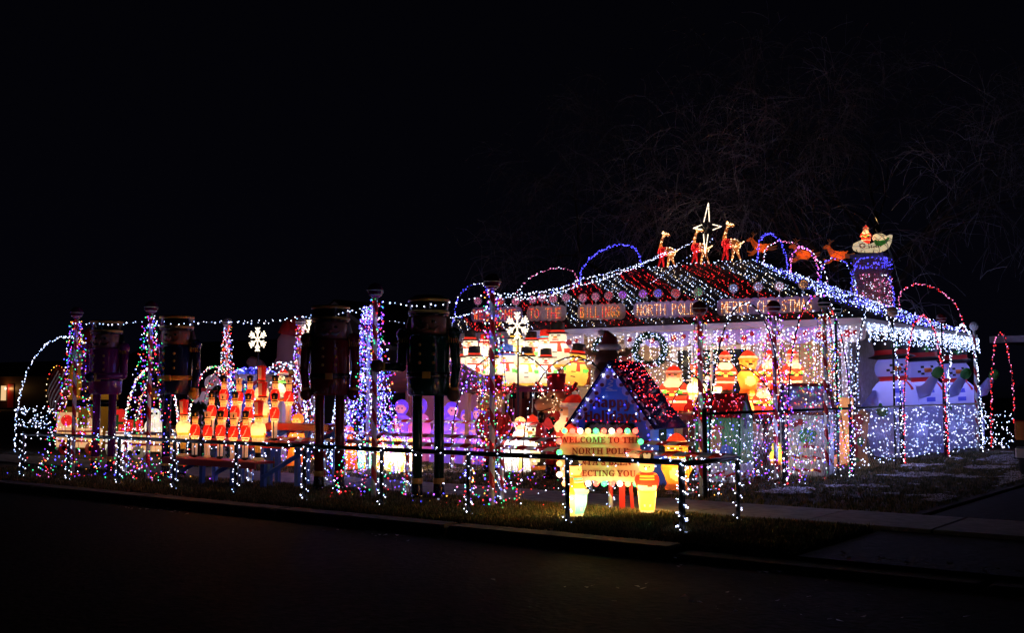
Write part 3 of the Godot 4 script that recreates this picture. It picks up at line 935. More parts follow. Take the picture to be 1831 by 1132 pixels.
	word_sign("TO THE", Vector3(-17.5, 3.671, -24.1), Vector3(-16.35, 3.638, -24.1), "short scalloped sign on the roof reading TO THE", [2, 7], "paint_tan_light")
	word_sign("BILLINGS", Vector3(-15.85, 3.632, -24.1), Vector3(-14.54, 3.605, -24.1), "scalloped roof sign with the family name between TO THE and NORTH POLE", [2, 7, 7], "paint_tan_light")
	word_sign("NORTH POLE", Vector3(-14.16, 3.617, -24.1), Vector3(-12.39, 3.581, -24.1), "scalloped sign on the roof reading NORTH POLE", [7, 1], "paint_lavender")
	word_sign("MERRY CHRISTMAS", Vector3(-11.85, 3.584, -24.1), Vector3(-9.42, 3.538, -24.1), "longest scalloped roof sign reading MERRY CHRISTMAS", [7, 1], "paint_lavender")
	# lollipops
	var lp := [[852, 538, 6, "far left, above WELCOME"], [893, 538, 2, "second from the left, above WELCOME"], [920, 539, 6, "at the right end of the WELCOME sign"], [950, 535, 6, "at the left end of the TO THE sign"], [967, 532, 6, "over the middle of the TO THE sign"], [987, 534, 6, "above the word THE"], [1010, 532, 6, "at the right end of TO THE"], [1040, 532, 6, "at the left end of the family name sign"], [1063, 530, 6, "over the family name sign beside a red one"], [1086, 528, 2, "glowing red, over the family name sign"], [1111, 527, 5, "purple, at the right end of the family name sign"], [1147, 525, 5, "purple, at the left end of NORTH POLE"], [1174, 524, 4, "violet, over the middle of NORTH POLE"], [1206, 524, 2, "red, above the word POLE"], [1246, 522, 3, "greenish, at the right end of NORTH POLE"], [1309, 515, 8, "pale blue, above the word MERRY"], [1353, 512, 8, "pale blue, between MERRY and CHRISTMAS"], [1391, 511, 0, "white, above the middle of CHRISTMAS"], [1434, 508, 7, "golden, at the right end of MERRY CHRISTMAS"]]
	var pos := [Vector3(-19.32, 4.11, -24.1), Vector3(-18.51, 4.07, -24.1), Vector3(-17.99, 4.029, -24.1), Vector3(-17.42, 4.063, -24.1), Vector3(-17.11, 4.092, -24.1), Vector3(-16.74, 4.044, -24.1), Vector3(-16.33, 4.053, -24.1), Vector3(-15.8, 4.026, -24.1), Vector3(-15.4, 4.035, -24.1), Vector3(-15, 4.044, -24.1), Vector3(-14.59, 4.036, -24.1), Vector3(-13.99, 4.034, -24.1), Vector3(-13.56, 4.025, -24.1), Vector3(-13.06, 3.998, -24.1), Vector3(-12.44, 3.993, -24.1), Vector3(-11.51, 4.037, -24.1), Vector3(-10.88, 4.041, -24.1), Vector3(-10.35, 4.024, -24.1), Vector3(-9.769, 4.03, -24.1)]
	for i in lp.size():
		var q: Vector3 = pos[i] - Vector3(0, 0, .06)
		t = thing("lollipop", "round striped lollipop on a stick, " + lp[i][3], "lollipop", q, .5, "lollipops along the roof edge")
		var st := mb()
		bar(st, Vector3(0, -.1, 0), Vector3(0, -.5, 0), .01, 6)
		obj("stick", st, "paint_white", t)
		st = mb(true)
		lathe(st, [[0, -.025], [.1, -.025], [.12, 0], [.1, .025], [0, .025]], 16, Transform3D(Basis(Vector3.RIGHT, PI / 2), Vector3.ZERO))
		obj("candy", st, "paint_white", t)
		st = mb()
		for k in 8:
			var a0 := TAU * k / 8; var a1 := a0 + TAU / 18; var tw := .35
			var c0 := Vector3(0, 0, .028)
			var p := [c0 + Vector3(cos(a0), sin(a0), 0) * .012, c0 + Vector3(cos(a0 + tw), sin(a0 + tw), 0) * .1, c0 + Vector3(cos(a1 + tw), sin(a1 + tw), 0) * .1]
			tri(st, p[0], p[1], p[2], Vector3.BACK)
		obj("swirl", st, "paint_red" if i % 3 else "paint_purple", t)
		var bp := []
		for k in 9:
			var a := TAU * k / 9
			bp.append(Vector3(cos(a) * .075, sin(a) * .075, .045))
		bp.append(Vector3(0, 0, .045))
		bulbs(t, bp, [lp[i][2]], .014)
	# giraffes
	var gm := shellm("lit_hide", .6, .27, .08, 1.0, .12)  # light of the bulbs put into the hide and jacket colours as glow
	var gr := shellm("lit_jacket", .6, .03, .03, 1.0, .16)
	t = thing("lit_giraffe", "lighted giraffe in a red jacket, leftmost of three on the ridge", "giraffe figure", Vector3(-15.53, 5.17, -28.2) + Vector3(0, .02, 0), .64, "giraffes on the roof ridge")
	var parts := [["leg", gr, [Vector3(-.15, .4, .05), Vector3(-.19, .18, .06), Vector3(-.25, 0, .07)], [.06, .035, .025]], ["leg", gr, [Vector3(-.13, .4, -.05), Vector3(-.1, .18, -.06), Vector3(-.08, 0, -.07)], [.06, .035, .025]], ["leg", gm, [Vector3(.13, .38, .05), Vector3(.16, .18, .06), Vector3(.23, 0, .07)], [.07, .035, .025]], ["leg", gm, [Vector3(.1, .38, -.05), Vector3(.06, .18, -.06), Vector3(.03, 0, -.07)], [.07, .035, .025]],
		["body", gm, [Vector3(-.02, .44, 0), Vector3(.08, .43, 0), Vector3(.18, .4, 0), Vector3(.22, .37, 0)], [.12, .13, .1, .04]], ["jacket", gr, [Vector3(-.24, .42, 0), Vector3(-.18, .43, 0), Vector3(-.08, .44, 0), Vector3(-.015, .44, 0)], [.05, .12, .135, .125]], ["neck", gm, [Vector3(-.17, .48, 0), Vector3(-.17, .62, 0), Vector3(-.13, .78, 0), Vector3(-.07, .92, 0)], [.07, .05, .042, .035]], ["head", gm, [Vector3(-.1, .93, 0), Vector3(-.04, .95, 0), Vector3(.04, .93, 0), Vector3(.08, .9, 0)], [.02, .05, .04, .025]], ["horn", gm, [Vector3(-.08, .97, .02), Vector3(-.1, 1.04, .03)], [.01, .008]], ["horn", gm, [Vector3(-.08, .97, -.02), Vector3(-.1, 1.04, -.03)], [.01, .008]], ["ear", gm, [Vector3(-.1, .95, .04), Vector3(-.14, .97, .08)], [.02, .005]], ["tail", gm, [Vector3(.21, .42, 0), Vector3(.3, .46, 0), Vector3(.34, .5, 0)], [.015, .01, .012]]]
	for p in parts:
		var st := mb(true)
		tube(st, p[2], p[3], 8)
		obj(p[0], st, p[1], t)
	var wb := []; var rb := []
	for p in parts:
		var path: Array = p[2]
		for k in int(7 * path.size() * (2.0 if p[0] in ["body", "jacket"] else 1.0)):
			var f := rng.randf() * (path.size() - 1.001)
			var c: Vector3 = path[int(f)].lerp(path[int(f) + 1], f - int(f))
			var rad: float = lerpf(p[3][int(f)], p[3][int(f) + 1], f - int(f))
			var a := rng.randf() * TAU
			(rb if p[1] == gr else wb).append(c + Vector3(cos(a) * .5, sin(a), absf(cos(a))) * rad * 1.05)
	bulbs(t, wb, [1, 1, 7], .0165)
	bulbs(t, rb, [2], .016)
	dup(t, Vector3(-14.45, 5.17, -28.2) + Vector3(0, .05, 0), .64, "lighted giraffe in a red jacket, middle one below the star")
	dup(t, Vector3(-13.49, 5.17, -28.2) + Vector3(0, .07, 0), .64, "lighted giraffe in a red jacket, rightmost of three on the ridge").scale = Vector3.ONE * 1.05
	# star
	t = thing("lit_star", "large outlined four pointed star of white rope light above the giraffes", "star", Vector3(-14.24, 5.17, -28.2), .64)
	var st2 := mb()
	bar(st2, Vector3(0, 0, -.03), Vector3(.02, 1.4, -.03), .012, 6)
	bar(st2, Vector3(-.3, 1.03, -.03), Vector3(.35, 1.06, -.03), .008, 6)
	obj("mast", st2, "metal_dark", t)
	for q in [[.06, 1.76, -.08, 1.2], [.06, 1.76, .08, 1.22], [.42, 1.08, .17, 1.14], [.42, 1.08, .17, .98], [-.38, 1.03, -.13, 1.13], [-.38, 1.03, -.13, 1.0], [-.05, .3, -.09, .86], [-.05, .3, .04, .86]]:
		st2 = mb()
		bar(st2, Vector3(q[0], q[1], 0), Vector3(q[2], q[3], 0), .011, 6)
		obj("light_tube", st2, "rope_warm", t)
	lamp_or_fill(t, Vector3(0, 1.1, .2), Color(1, .9, .75), .05)
	# flying reindeer
	t = thing("flying_reindeer", "glowing orange plastic reindeer leaping on a post, leftmost of three", "reindeer figure", Vector3(-13.63, 5.834, -30.5), .64, "reindeer team on the roof")
	var dm := shellm("lit_deer", .95, .26, .04, 1.0, .2)
	var db := shellm("dim_deer", .4, .13, .04, 1.0, .14)  # dimmer copy for hind legs and antlers, fading glow put into the colour
	var deer := [["body", dm, [Vector3(-.18, .02, 0), Vector3(-.1, 0, 0), Vector3(.08, -.02, 0), Vector3(.2, .04, 0), Vector3(.24, .07, 0)], [.07, .14, .13, .1, .03]], ["neck", dm, [Vector3(-.14, .05, 0), Vector3(-.22, .16, 0), Vector3(-.27, .24, 0)], [.1, .07, .05]], ["head", dm, [Vector3(-.22, .25, 0), Vector3(-.3, .25, 0), Vector3(-.4, .21, 0), Vector3(-.42, .2, 0)], [.03, .06, .035, .015]], ["leg", dm, [Vector3(-.15, -.08, .06), Vector3(-.3, -.16, .07), Vector3(-.42, -.12, .07)], [.05, .03, .02]], ["leg", dm, [Vector3(-.13, -.08, -.06), Vector3(-.24, -.2, -.07), Vector3(-.36, -.22, -.07)], [.05, .03, .02]], ["leg", db, [Vector3(.18, 0, .06), Vector3(.32, 0, .07), Vector3(.46, .05, .07)], [.06, .03, .02]], ["leg", db, [Vector3(.18, 0, -.06), Vector3(.34, -.05, -.07), Vector3(.48, -.02, -.07)], [.06, .03, .02]], ["antler", db, [Vector3(-.24, .3, .03), Vector3(-.2, .38, .07), Vector3(-.26, .46, .1)], [.014, .012, .008]], ["antler", db, [Vector3(-.24, .3, -.03), Vector3(-.2, .38, -.07), Vector3(-.26, .46, -.1)], [.014, .012, .008]], ["antler", db, [Vector3(-.21, .37, .07), Vector3(-.12, .42, .1)], [.012, .008]], ["tail", dm, [Vector3(.23, .08, 0), Vector3(.29, .13, 0)], [.03, .01]], ["harness", M.paint_black, [Vector3(-.06, .13, 0), Vector3(-.06, .15, 0)], [.06, .04]], ["post", M.metal_dark, [Vector3(0, -.12, 0), Vector3(0, -1.25, 0)], [.015, .015]]]
	for p in deer:
		var st := mb(true)
		tube(st, p[2], p[3], 10)
		obj(p[0], st, p[1], t)
	lamp_or_fill(t, Vector3(-.02, 0, 0), Color(1, .7, .4), .02, .02, 3.0)
	dup(t, Vector3(-12.31, 5.536, -30.5), .64, "glowing orange plastic reindeer leaping on a post, middle one under the pink hoop")
	dup(t, Vector3(-11.3, 5.429, -30.5), .64, "glowing orange plastic reindeer leaping on a post, nearest the sleigh")
	# sleigh on the chimney
	t = thing("lit_sleigh", "glowing white plastic sleigh with green seat standing on the chimney", "sleigh", Vector3(-10.5, 5.47, -31), .64)
	var hull := PackedVector2Array([Vector2(-.48, .2), Vector2(-.44, .12), Vector2(-.3, .06), Vector2(.3, .06), Vector2(.42, .14), Vector2(.5, .32), Vector2(.53, .5), Vector2(.46, .52), Vector2(.38, .42), Vector2(.2, .36), Vector2(.02, .3), Vector2(-.14, .24), Vector2(-.26, .3), Vector2(-.36, .36), Vector2(-.44, .32)])
	var sw := shellm("lit_hull", .95, .85, .62, 1.0, .55)
	st2 = mb()
	prism(st2, hull, -.22, .22)
	obj("hull", st2, sw, t)
	st2 = mb()
	prism(st2, PackedVector2Array([Vector2(.0, .3), Vector2(.06, .2), Vector2(.2, .19), Vector2(.36, .28), Vector2(.44, .42), Vector2(.4, .44), Vector2(.3, .36), Vector2(.14, .34), Vector2(.02, .38)]), .215, .235)
	obj("seat", st2, shellm("lit_seat", .06, .26, .04, 1.0, .2), t)
	st2 = mb(true)
	ball(st2, Vector3(.22, .46, 0), Vector3(.2, .12, .18), 12)
	obj("gift_sack", st2, sw, t)
	st2 = mb()
	for i in 8:
		var a := TAU * i / 8
		box(st2, Vector3(-.33 + cos(a) * .07, .2 + sin(a) * .06, .228), Vector3(.05, .03, .012))
	for i in 6: box(st2, Vector3(-.14 + i * .065, .155 + .008 * i, .228), Vector3(.03, .06, .012), Basis(Vector3.BACK, .5 * sin(i * 2.4)))
	obj("scroll", st2, "paint_red", t)
	st2 = mb()
	for sz in [-.18, .18]:
		tube(st2, [Vector3(-.5, .1, sz), Vector3(-.46, .02, sz), Vector3(-.36, -.015, sz), Vector3(.45, -.015, sz)], .012, 6)
		for sx in [-.25, 0, .25]: bar(st2, Vector3(sx, -.01, sz), Vector3(sx, .08, sz), .01, 6)
	obj("runner", st2, "metal_dark", t)
	lamp_or_fill(t, Vector3(0, .9, .6), Color(1, .8, .55), .03)  # fill added in mid-air before the hull
	mold("santa", "santa_figure", "small glowing red Santa sitting in the sleigh on the chimney", "santa figure", 1.0, spec_santa(), Vector3(-10.62, 5.68, -30.9), .2, "", .05).scale = Vector3.ONE * .62
	t = thing("chimney_lights", "blue bulbs over pink bulbs wrapped round the brick chimney", "light string")
	bulbs(t, scatter(Vector3(-10.94, 5.0, -30.55), Vector3(.88, 0, 0), Vector3(0, .36, 0), 60) + scatter(Vector3(-10.06, 5.0, -30.55), Vector3(0, 0, -.88), Vector3(0, .36, 0), 50), [4], .02)
	bulbs(t, scatter(Vector3(-10.93, 3.9, -30.56), Vector3(.86, 0, 0), Vector3(0, .95, 0), 95) + scatter(Vector3(-10.07, 3.9, -30.56), Vector3(0, 0, -.86), Vector3(0, .95, 0), 85), [6, 6, 0], .018)
	lamp_or_fill(t, Vector3(-9.95, 5.1, -30.3), Color(.25, .2, 1.0), .05, .05, 3.0)  # blue fill added to colour the upper brick
	lamp_or_fill(t, Vector3(-9.95, 4.45, -30.3), Color(1.0, .4, .75), .035, .05, 3.0)  # pink fill added to colour the lower brick

# ------------------------------------------------------------ stages in front of the house
func planks(called: String, t: Node3D, x0: float, x1: float, y: float, z0: float, z1: float, w: float, m: String):
	var n := maxi(1, roundi((z1 - z0) / w))
	var st := mb()
	soft_box(st, Vector3.ZERO, Vector3(x1 - x0, .035, (z1 - z0) / n - .008), .005)
	st.generate_normals()
	var me := st.commit()
	for i in n: obj(called, me, m, t, Vector3((x0 + x1) * .5, y - .0175, z0 + (i + .5) * (z1 - z0) / n))

func build_stages():
	var lx := -16.25; var rx := -13.35; var z0 := -21.3; var z1 := -19.95
	var t := thing("raised_stage", "raised red fronted plank stage carrying the crowd of glowing snowmen", "stage")
	planks("plank", t, lx, rx, 1.7, z0, z1, .15, "plywood")
	planks("plank", t, lx, rx, 2.12, z0, -20.72, .15, "plywood")
	var st := mb()
	box(st, Vector3((lx + rx) * .5, 1.62, z1 + .02), Vector3(rx - lx + .1, .12, .04)); box(st, Vector3((lx + rx) * .5, 1.9, -20.7), Vector3(rx - lx, .36, .03))
	obj("front_board", st, "paint_dark_red", t)
	for i in 5:
		st = mb()
		box(st, Vector3.ZERO, Vector3(.09, 1.66, .09))
		for zz in [z1 - .05, z0 + .05]: obj("post", st if zz > -20.5 else t.get_child(-1).mesh, "paint_dark_red", t, Vector3(lerpf(lx + .06, rx - .06, i / 4.0), .83, zz))
	st = mb(); box(st, Vector3.ZERO, Vector3(.12, 1.2, .02)); st.generate_normals()
	var sl := st.commit()
	for i in 16: obj("slat", sl, "paint_dark_red", t, Vector3(lx + .15 + i * .18, .8, z0 + .12))
	var sp := spec_snowman()
	var front := [-16.85, -16.3, -15.77, -15.38, -14.76, -14.29, -13.52]
	var back := [-17.01, -16.52, -15.61, -15.17, -14.75, -14.42]
	var names := ["far left of the front row, with black hat and red scarf", "front row, with black hat tipped beside the far left one", "front row, in an orange scarf behind the tall striped pole", "front row, in a blue hat just right of the striped pole", "front row, with orange scarf in the middle", "front row, with red scarf under the tallest hat", "far right of the front row, yellowish and leaning"]
	var sw := [{}, {"shell_green": "shell_red"}, {"shell_red": "shell_orange"}, {"shell_black": "shell_blue"}, {"shell_red": "shell_orange"}, {"shell_orange": "shell_red"}, {"shell_white": "shell_yellow"}]
	for i in 7:
		var s := mold("snowman", "snowman_figure", "glowing snowman on stage, " + names[i], "snowman figure", .95, sp, Vector3(front[i], 1.7, -20.3 + .05 * sin(i * 2.0)), .45 + .2 * sin(i * 1.7), "glowing snowmen on the raised stage", .13, Color(1, .95, .84), sw[i])
		s.scale = Vector3.ONE * [.98, 1.0, .92, 1.02, .95, .9, 1.0][i]
		if i == 6: s.rotation.z = -.12
	names = ["back row left, in a tall black hat with a red band", "back row, second from the left in a red cap", "back row, behind the glowing snowflake", "back row, in a small black top hat", "back row, in a pointed red cap", "tallest, right end of the back row in a high hat"]
	sw = [{}, {"shell_black": "shell_red", "shell_red": "shell_white"}, {"shell_red": "shell_yellow"}, {}, {"shell_black": "shell_red", "shell_red": "shell_teal"}, {"shell_green": "shell_red"}]
	for i in 6:
		var s := mold("snowman", "snowman_figure", "glowing snowman on stage, " + names[i], "snowman figure", .95, sp, Vector3(back[i], 2.12, -20.98), .5 + .2 * sin(i * 2.3), "glowing snowmen on the raised stage", .13, Color(1, .95, .84), sw[i])
		s.scale = Vector3.ONE * [1.0, .9, 1.0, .92, .95, 1.12][i]
	# right hand stage with Santas
	t = thing("stepped_stage", "two step red edged stage carrying the glowing Santas on the right", "stage")
	planks("plank", t, -12.0, -8.9, 1.12, -21.7, -20.8, .15, "plywood")
	planks("plank", t, -12.0, -8.9, 1.5, -22.5, -21.72, .15, "plywood")
	st = mb()
	box(st, Vector3(-10.45, 1.04, -20.78), Vector3(3.2, .12, .03)); box(st, Vector3(-10.45, 1.31, -21.72), Vector3(3.1, .34, .02))
	obj("front_board", st, "paint_red", t)
	for i in 4:
		st = mb(); box(st, Vector3(lerpf(-11.9, -9.0, i / 3.0), .54, -20.86), Vector3(.09, 1.08, .09))
		obj("post", st, "paint_dark_red", t)
		st = mb(); box(st, Vector3(lerpf(-11.9, -9.0, i / 3.0), .73, -22.4), Vector3(.09, 1.46, .09))
		obj("post", st, "paint_dark_red", t)
	var san := spec_santa()
	var g := "glowing Santas on the stepped stage"
	mold("santa", "santa_figure", "glowing Santa bending under a sack, leftmost on the stepped stage", "santa figure", 1.0, san, Vector3(-11.53, 1.034, -21.2), .3, g, .24).scale = Vector3(1.35, 1.15, 1.2)
	mold("nutcracker", "nutcracker_figure", "glowing red and white toy soldier behind the right striped pole", "nutcracker figure", .95, spec_nutcracker(), Vector3(-11.03, 1.087, -21.3), .5, "", .2).scale = Vector3.ONE * 1.15
	mold("santa", "santa_figure", "tall glowing Santa holding a small bear, left on the upper step", "santa figure", 1.0, san, Vector3(-10.75, 1.502, -22.1), .5, g, .24)
	mold("bear", "bear_figure", "glowing orange bear in a Santa hat between two Santas on the upper step", "bear figure", .92, spec_bear(), Vector3(-10.21, 1.504, -22.1), .7, "", .2, Color(1, .82, .55), {"shell_blue": "shell_black"}).scale = Vector3.ONE * 1.05
	mold("santa", "santa_figure", "glowing Santa on the upper step half hidden by lights, third from the right", "santa figure", 1.0, san, Vector3(-9.722, 1.505, -22.1), .3, g, .24)
	mold("santa", "santa_figure", "glowing Santa with a sack and yellow toys, rightmost on the upper step", "santa figure", 1.0, san, Vector3(-9.209, 1.506, -22.1), .9, g, .24)
	mold("santa", "santa_figure", "glowing Santa with red coat and striped belt on the lower step between the sheds", "santa figure", 1.0, san, Vector3(-9.458, 0.8923, -21.2), .5, g, .2)
	mold("bear", "bear_figure", "small white glowing bear crouching in front of the tall Santa", "bear figure", .92, spec_bear(), Vector3(-10.56, 1.317, -21.3), .1, "", .12, Color(1, .82, .55), {"shell_orange": "shell_white"}).scale = Vector3(.6, .45, .5)
	mold("robed", "angel_figure", "small glowing cream figure on the step behind the white shed", "angel figure", .8, spec_robed(), Vector3(-9.02, 1.069, -21.2), .6, "", .1, Color(1, .8, .5), {"shell_white": "shell_cream"}).scale = Vector3.ONE * .8
	mold("drummer", "drummer_figure", "small orange glowing elf in front of the orange bear", "elf figure", .8, spec_drummer(), Vector3(-9.757, 1.172, -21.3), .3, "", .08, Color(1, .8, .5), {"shell_black": "shell_orange"}).scale = Vector3.ONE * .55

# ------------------------------------------------------------ yard between the pavement and the house
func light_cone(label: String, at: Vector3, top: float, r0: float, r1: float, n: int, cols: Array, gap: float, r := .018, group := "light cones strung from the poles") -> Node3D:
	var t := thing("light_cone", label, "light cone", at, 0, group)
	var pts := []; var paths := []
	for i in n:
		var a := TAU * (i + rng.randf_range(-.25, .25)) / n
		var d := Vector3(cos(a), 0, sin(a))
		var k := rng.randf_range(.72, 1.2)
		var p := [d * r1 + Vector3(0, top, 0), d.rotated(Vector3.UP, rng.randf_range(-.3, .3)) * lerpf(r1, r0, .5) * .9 * k + Vector3(0, top * .42, 0), d * r0 * k + Vector3(0, .04, 0)]
		paths.append(p)
		pts.append_array(along(p, gap, .055))
	bulbs(t, pts, cols, r)
	if n > 30: fill_row(t, Vector3(.0, .5, r0 + .15), Vector3(.0, 2.4, r0 + .1), 3, Color(.4, .38, 1.0), .14)  # blue fill added before the dense cone to tint its surroundings
	wire(t, paths, .003)
	return t

func striped_pole(label: String, at: Vector3, h: float, cols := [], ball_mat := "paint_purple", slim := false) -> Node3D:
	var t := thing("striped_pole", label, "striped pole", at, 0, "candy striped poles with ball tops")
	var st := mb(true)
	bar(st, Vector3.ZERO, Vector3(0, h, 0), .024 if slim else .038, 10)
	obj("pole", st, "metal_dark" if slim else "paint_white", t)
	if not slim:
		st = mb(true)
		helix(st, Vector3.ZERO, Vector3(0, h, 0), .041, h / .42, .45, 10)
		obj("stripe", st, "paint_red", t)
	st = mb(true)
	ball(st, Vector3(0, h + .1, 0), Vector3(.12, .12, .12), 14)
	obj("ball", st, ball_mat, t)
	st = mb()
	for k in 3:
		var rr := [.095, .121, .09]
		var ring := []
		for i in 15: ring.append(Vector3(cos(TAU * i / 14) * rr[k], h + .035 + k * .065, sin(TAU * i / 14) * rr[k]))
		tube(st, ring, .008, 4, false)
	obj("ball_band", st, "trim_white", t)
	if cols.size(): bulbs(t, along([Vector3(.05, h, .02), Vector3(.05, .3, .04)], .1, .05), cols, .02)
	return t

func ornament_house(t: Node3D, w: float, d: float, eave: float, apex: float, wm: String, rm: String, over := .12):
	var st := mb()
	prism(st, PackedVector2Array([Vector2(-w * .5, 0), Vector2(w * .5, 0), Vector2(w * .5, eave), Vector2(0, apex - .05), Vector2(-w * .5, eave)]), -d * .5, d * .5)
	obj("wall", st, wm, t)
	for s in [-1, 1]:
		st = mb()
		var e := Vector2(s * (w * .5 + over), eave - over * (apex - eave) / (w * .5))
		var nrm := Vector2(s * (apex - eave), w * .5).normalized() * .04
		var poly := PackedVector2Array([e, Vector2(0, apex), Vector2(0, apex) + Vector2(0, .05), e + nrm])
		prism(st, poly, -d * .5 - over, d * .5 + over)
		obj("roof_panel", st, rm, t)

func robed(label: String, at: Vector3, turn: float, s: float, swap: Dictionary, power := .1, tint := Color(1, .8, .55)):
	var r := mold("robed", "robed_figure", label, "robed figure", .8, spec_robed(), at, turn, "robed figures of the nativity", power, tint, swap)
	r.scale = Vector3.ONE * s

func moose(label: String, at: Vector3, turn: float) -> Node3D:
	var t := thing("moose_figure", label, "moose figure", at, turn, "moose greeters in red top hats")
	var st := mb(true)
	for s in [-1, 1]:
		tube(st, [Vector3(s * .12, 0, .02), Vector3(s * .12, .28, 0)], [.1, .085], 10); ball(st, Vector3(s * .12, .06, .07), Vector3(.1, .06, .16), 10)
	obj("boot", st, "paint_black", t)
	st = mb(true)
	for s in [-1, 1]: tube(st, [Vector3(s * .11, .27, 0), Vector3(s * .1, .65, 0)], [.09, .11], 10)
	obj("trousers", st, "paint_red", t)
	st = mb(true)
	tube(st, [Vector3(0, .58, 0), Vector3(0, .75, 0), Vector3(0, 1.0, 0), Vector3(0, 1.16, 0), Vector3(0, 1.22, 0)], [.24, .26, .24, .17, .08], 14)
	obj("coat", st, "paint_red", t)
	for s in [-1, 1]:
		st = mb(true)
		tube(st, [Vector3(s * .2, 1.12, 0), Vector3(s * .31, .92, .05), Vector3(s * .24, .76, .2)], [.09, .08, .07], 8)
		obj("sleeve", st, "paint_red", t)
	st = mb(true)
	ball(st, Vector3(0, .92, .13), Vector3(.14, .24, .14), 12)
	obj("vest", st, "paint_dark_green", t)
	st = mb(true)
	ball(st, Vector3(0, 1.42, 0), Vector3(.2, .22, .19), 14); ball(st, Vector3(-.12, 1.34, .2), Vector3(.19, .15, .2), 14)
	obj("head", st, "paint_tan", t)
	st = mb(true)
	for s in [-1, 1]: ball(st, Vector3(s * .09 - .06, 1.48, .165), Vector3(.03, .04, .03), 8)
	for s in [-1, 1]: ball(st, Vector3(s * .06 - .18, 1.37, .37), Vector3(.02, .015, .02), 8)
	obj("eye", st, "paint_black", t)
	st = mb(true)
	var sm := []
	for i in 9: sm.append(Vector3(-.3 + .36 * i / 8.0, 1.26 - .04 * sin(PI * i / 8) + .02 * i / 8.0, .28 + .12 * sin(PI * i / 8.0)))
	tube(st, sm, .01, 5)
	obj("mouth", st, "paint_black", t)
	st = mb(true)
	lathe(st, [[0, 1.58], [.3, 1.58], [.3, 1.61], [.155, 1.62], [.18, 1.9], [0, 1.91]], 18)
	obj("top_hat", st, "paint_red", t)
	for s in [-1, 1]:
		st = mb(true)
		tube(st, [Vector3(s * .2, 1.5, 0), Vector3(s * .33, 1.6, .02), Vector3(s * .42, 1.74, .0)], [.03, .06, .03], 8); tube(st, [Vector3(s * .32, 1.6, .02), Vector3(s * .44, 1.6, .04)], [.04, .025], 8)
		obj("antler", st, "paint_dark_red", t)
	var pts := []
	for i in 70:
		var a := rng.randf() * TAU
		pts.append(Vector3(cos(a) * (.31 if i % 3 else .18), 1.6 if i % 3 else rng.randf_range(1.62, 1.88), sin(a) * (.31 if i % 3 else .18)))
	for i in 30:
		var s := -1 if i % 2 else 1
		pts.append(Vector3(s * rng.randf_range(.25, .45), rng.randf_range(1.52, 1.76), .06))
	for i in 70:
		var a := rng.randf_range(-1.7, 1.7)
		pts.append(Vector3(sin(a) * .27, rng.randf_range(.5, 1.15), cos(a) * .27))
	bulbs(t, pts, [2, 2, 2, 0], .016)
	pts = []
	for i in 60:
		var a := rng.randf_range(-1.6, 1.6); var e := rng.randf_range(-1.2, 1.0)
		pts.append(Vector3(-.08 + sin(a) * .24 * cos(e), 1.38 + sin(e) * .2, .08 + cos(a) * .3 * cos(e)))
	bulbs(t, pts, [1], .013)
	lamp_or_fill(t, Vector3(-.15, 1.2, .75), Color(1, .6, .4), .07, .05, 3.0)  # warm fill added in front to lift the dark head
	return t

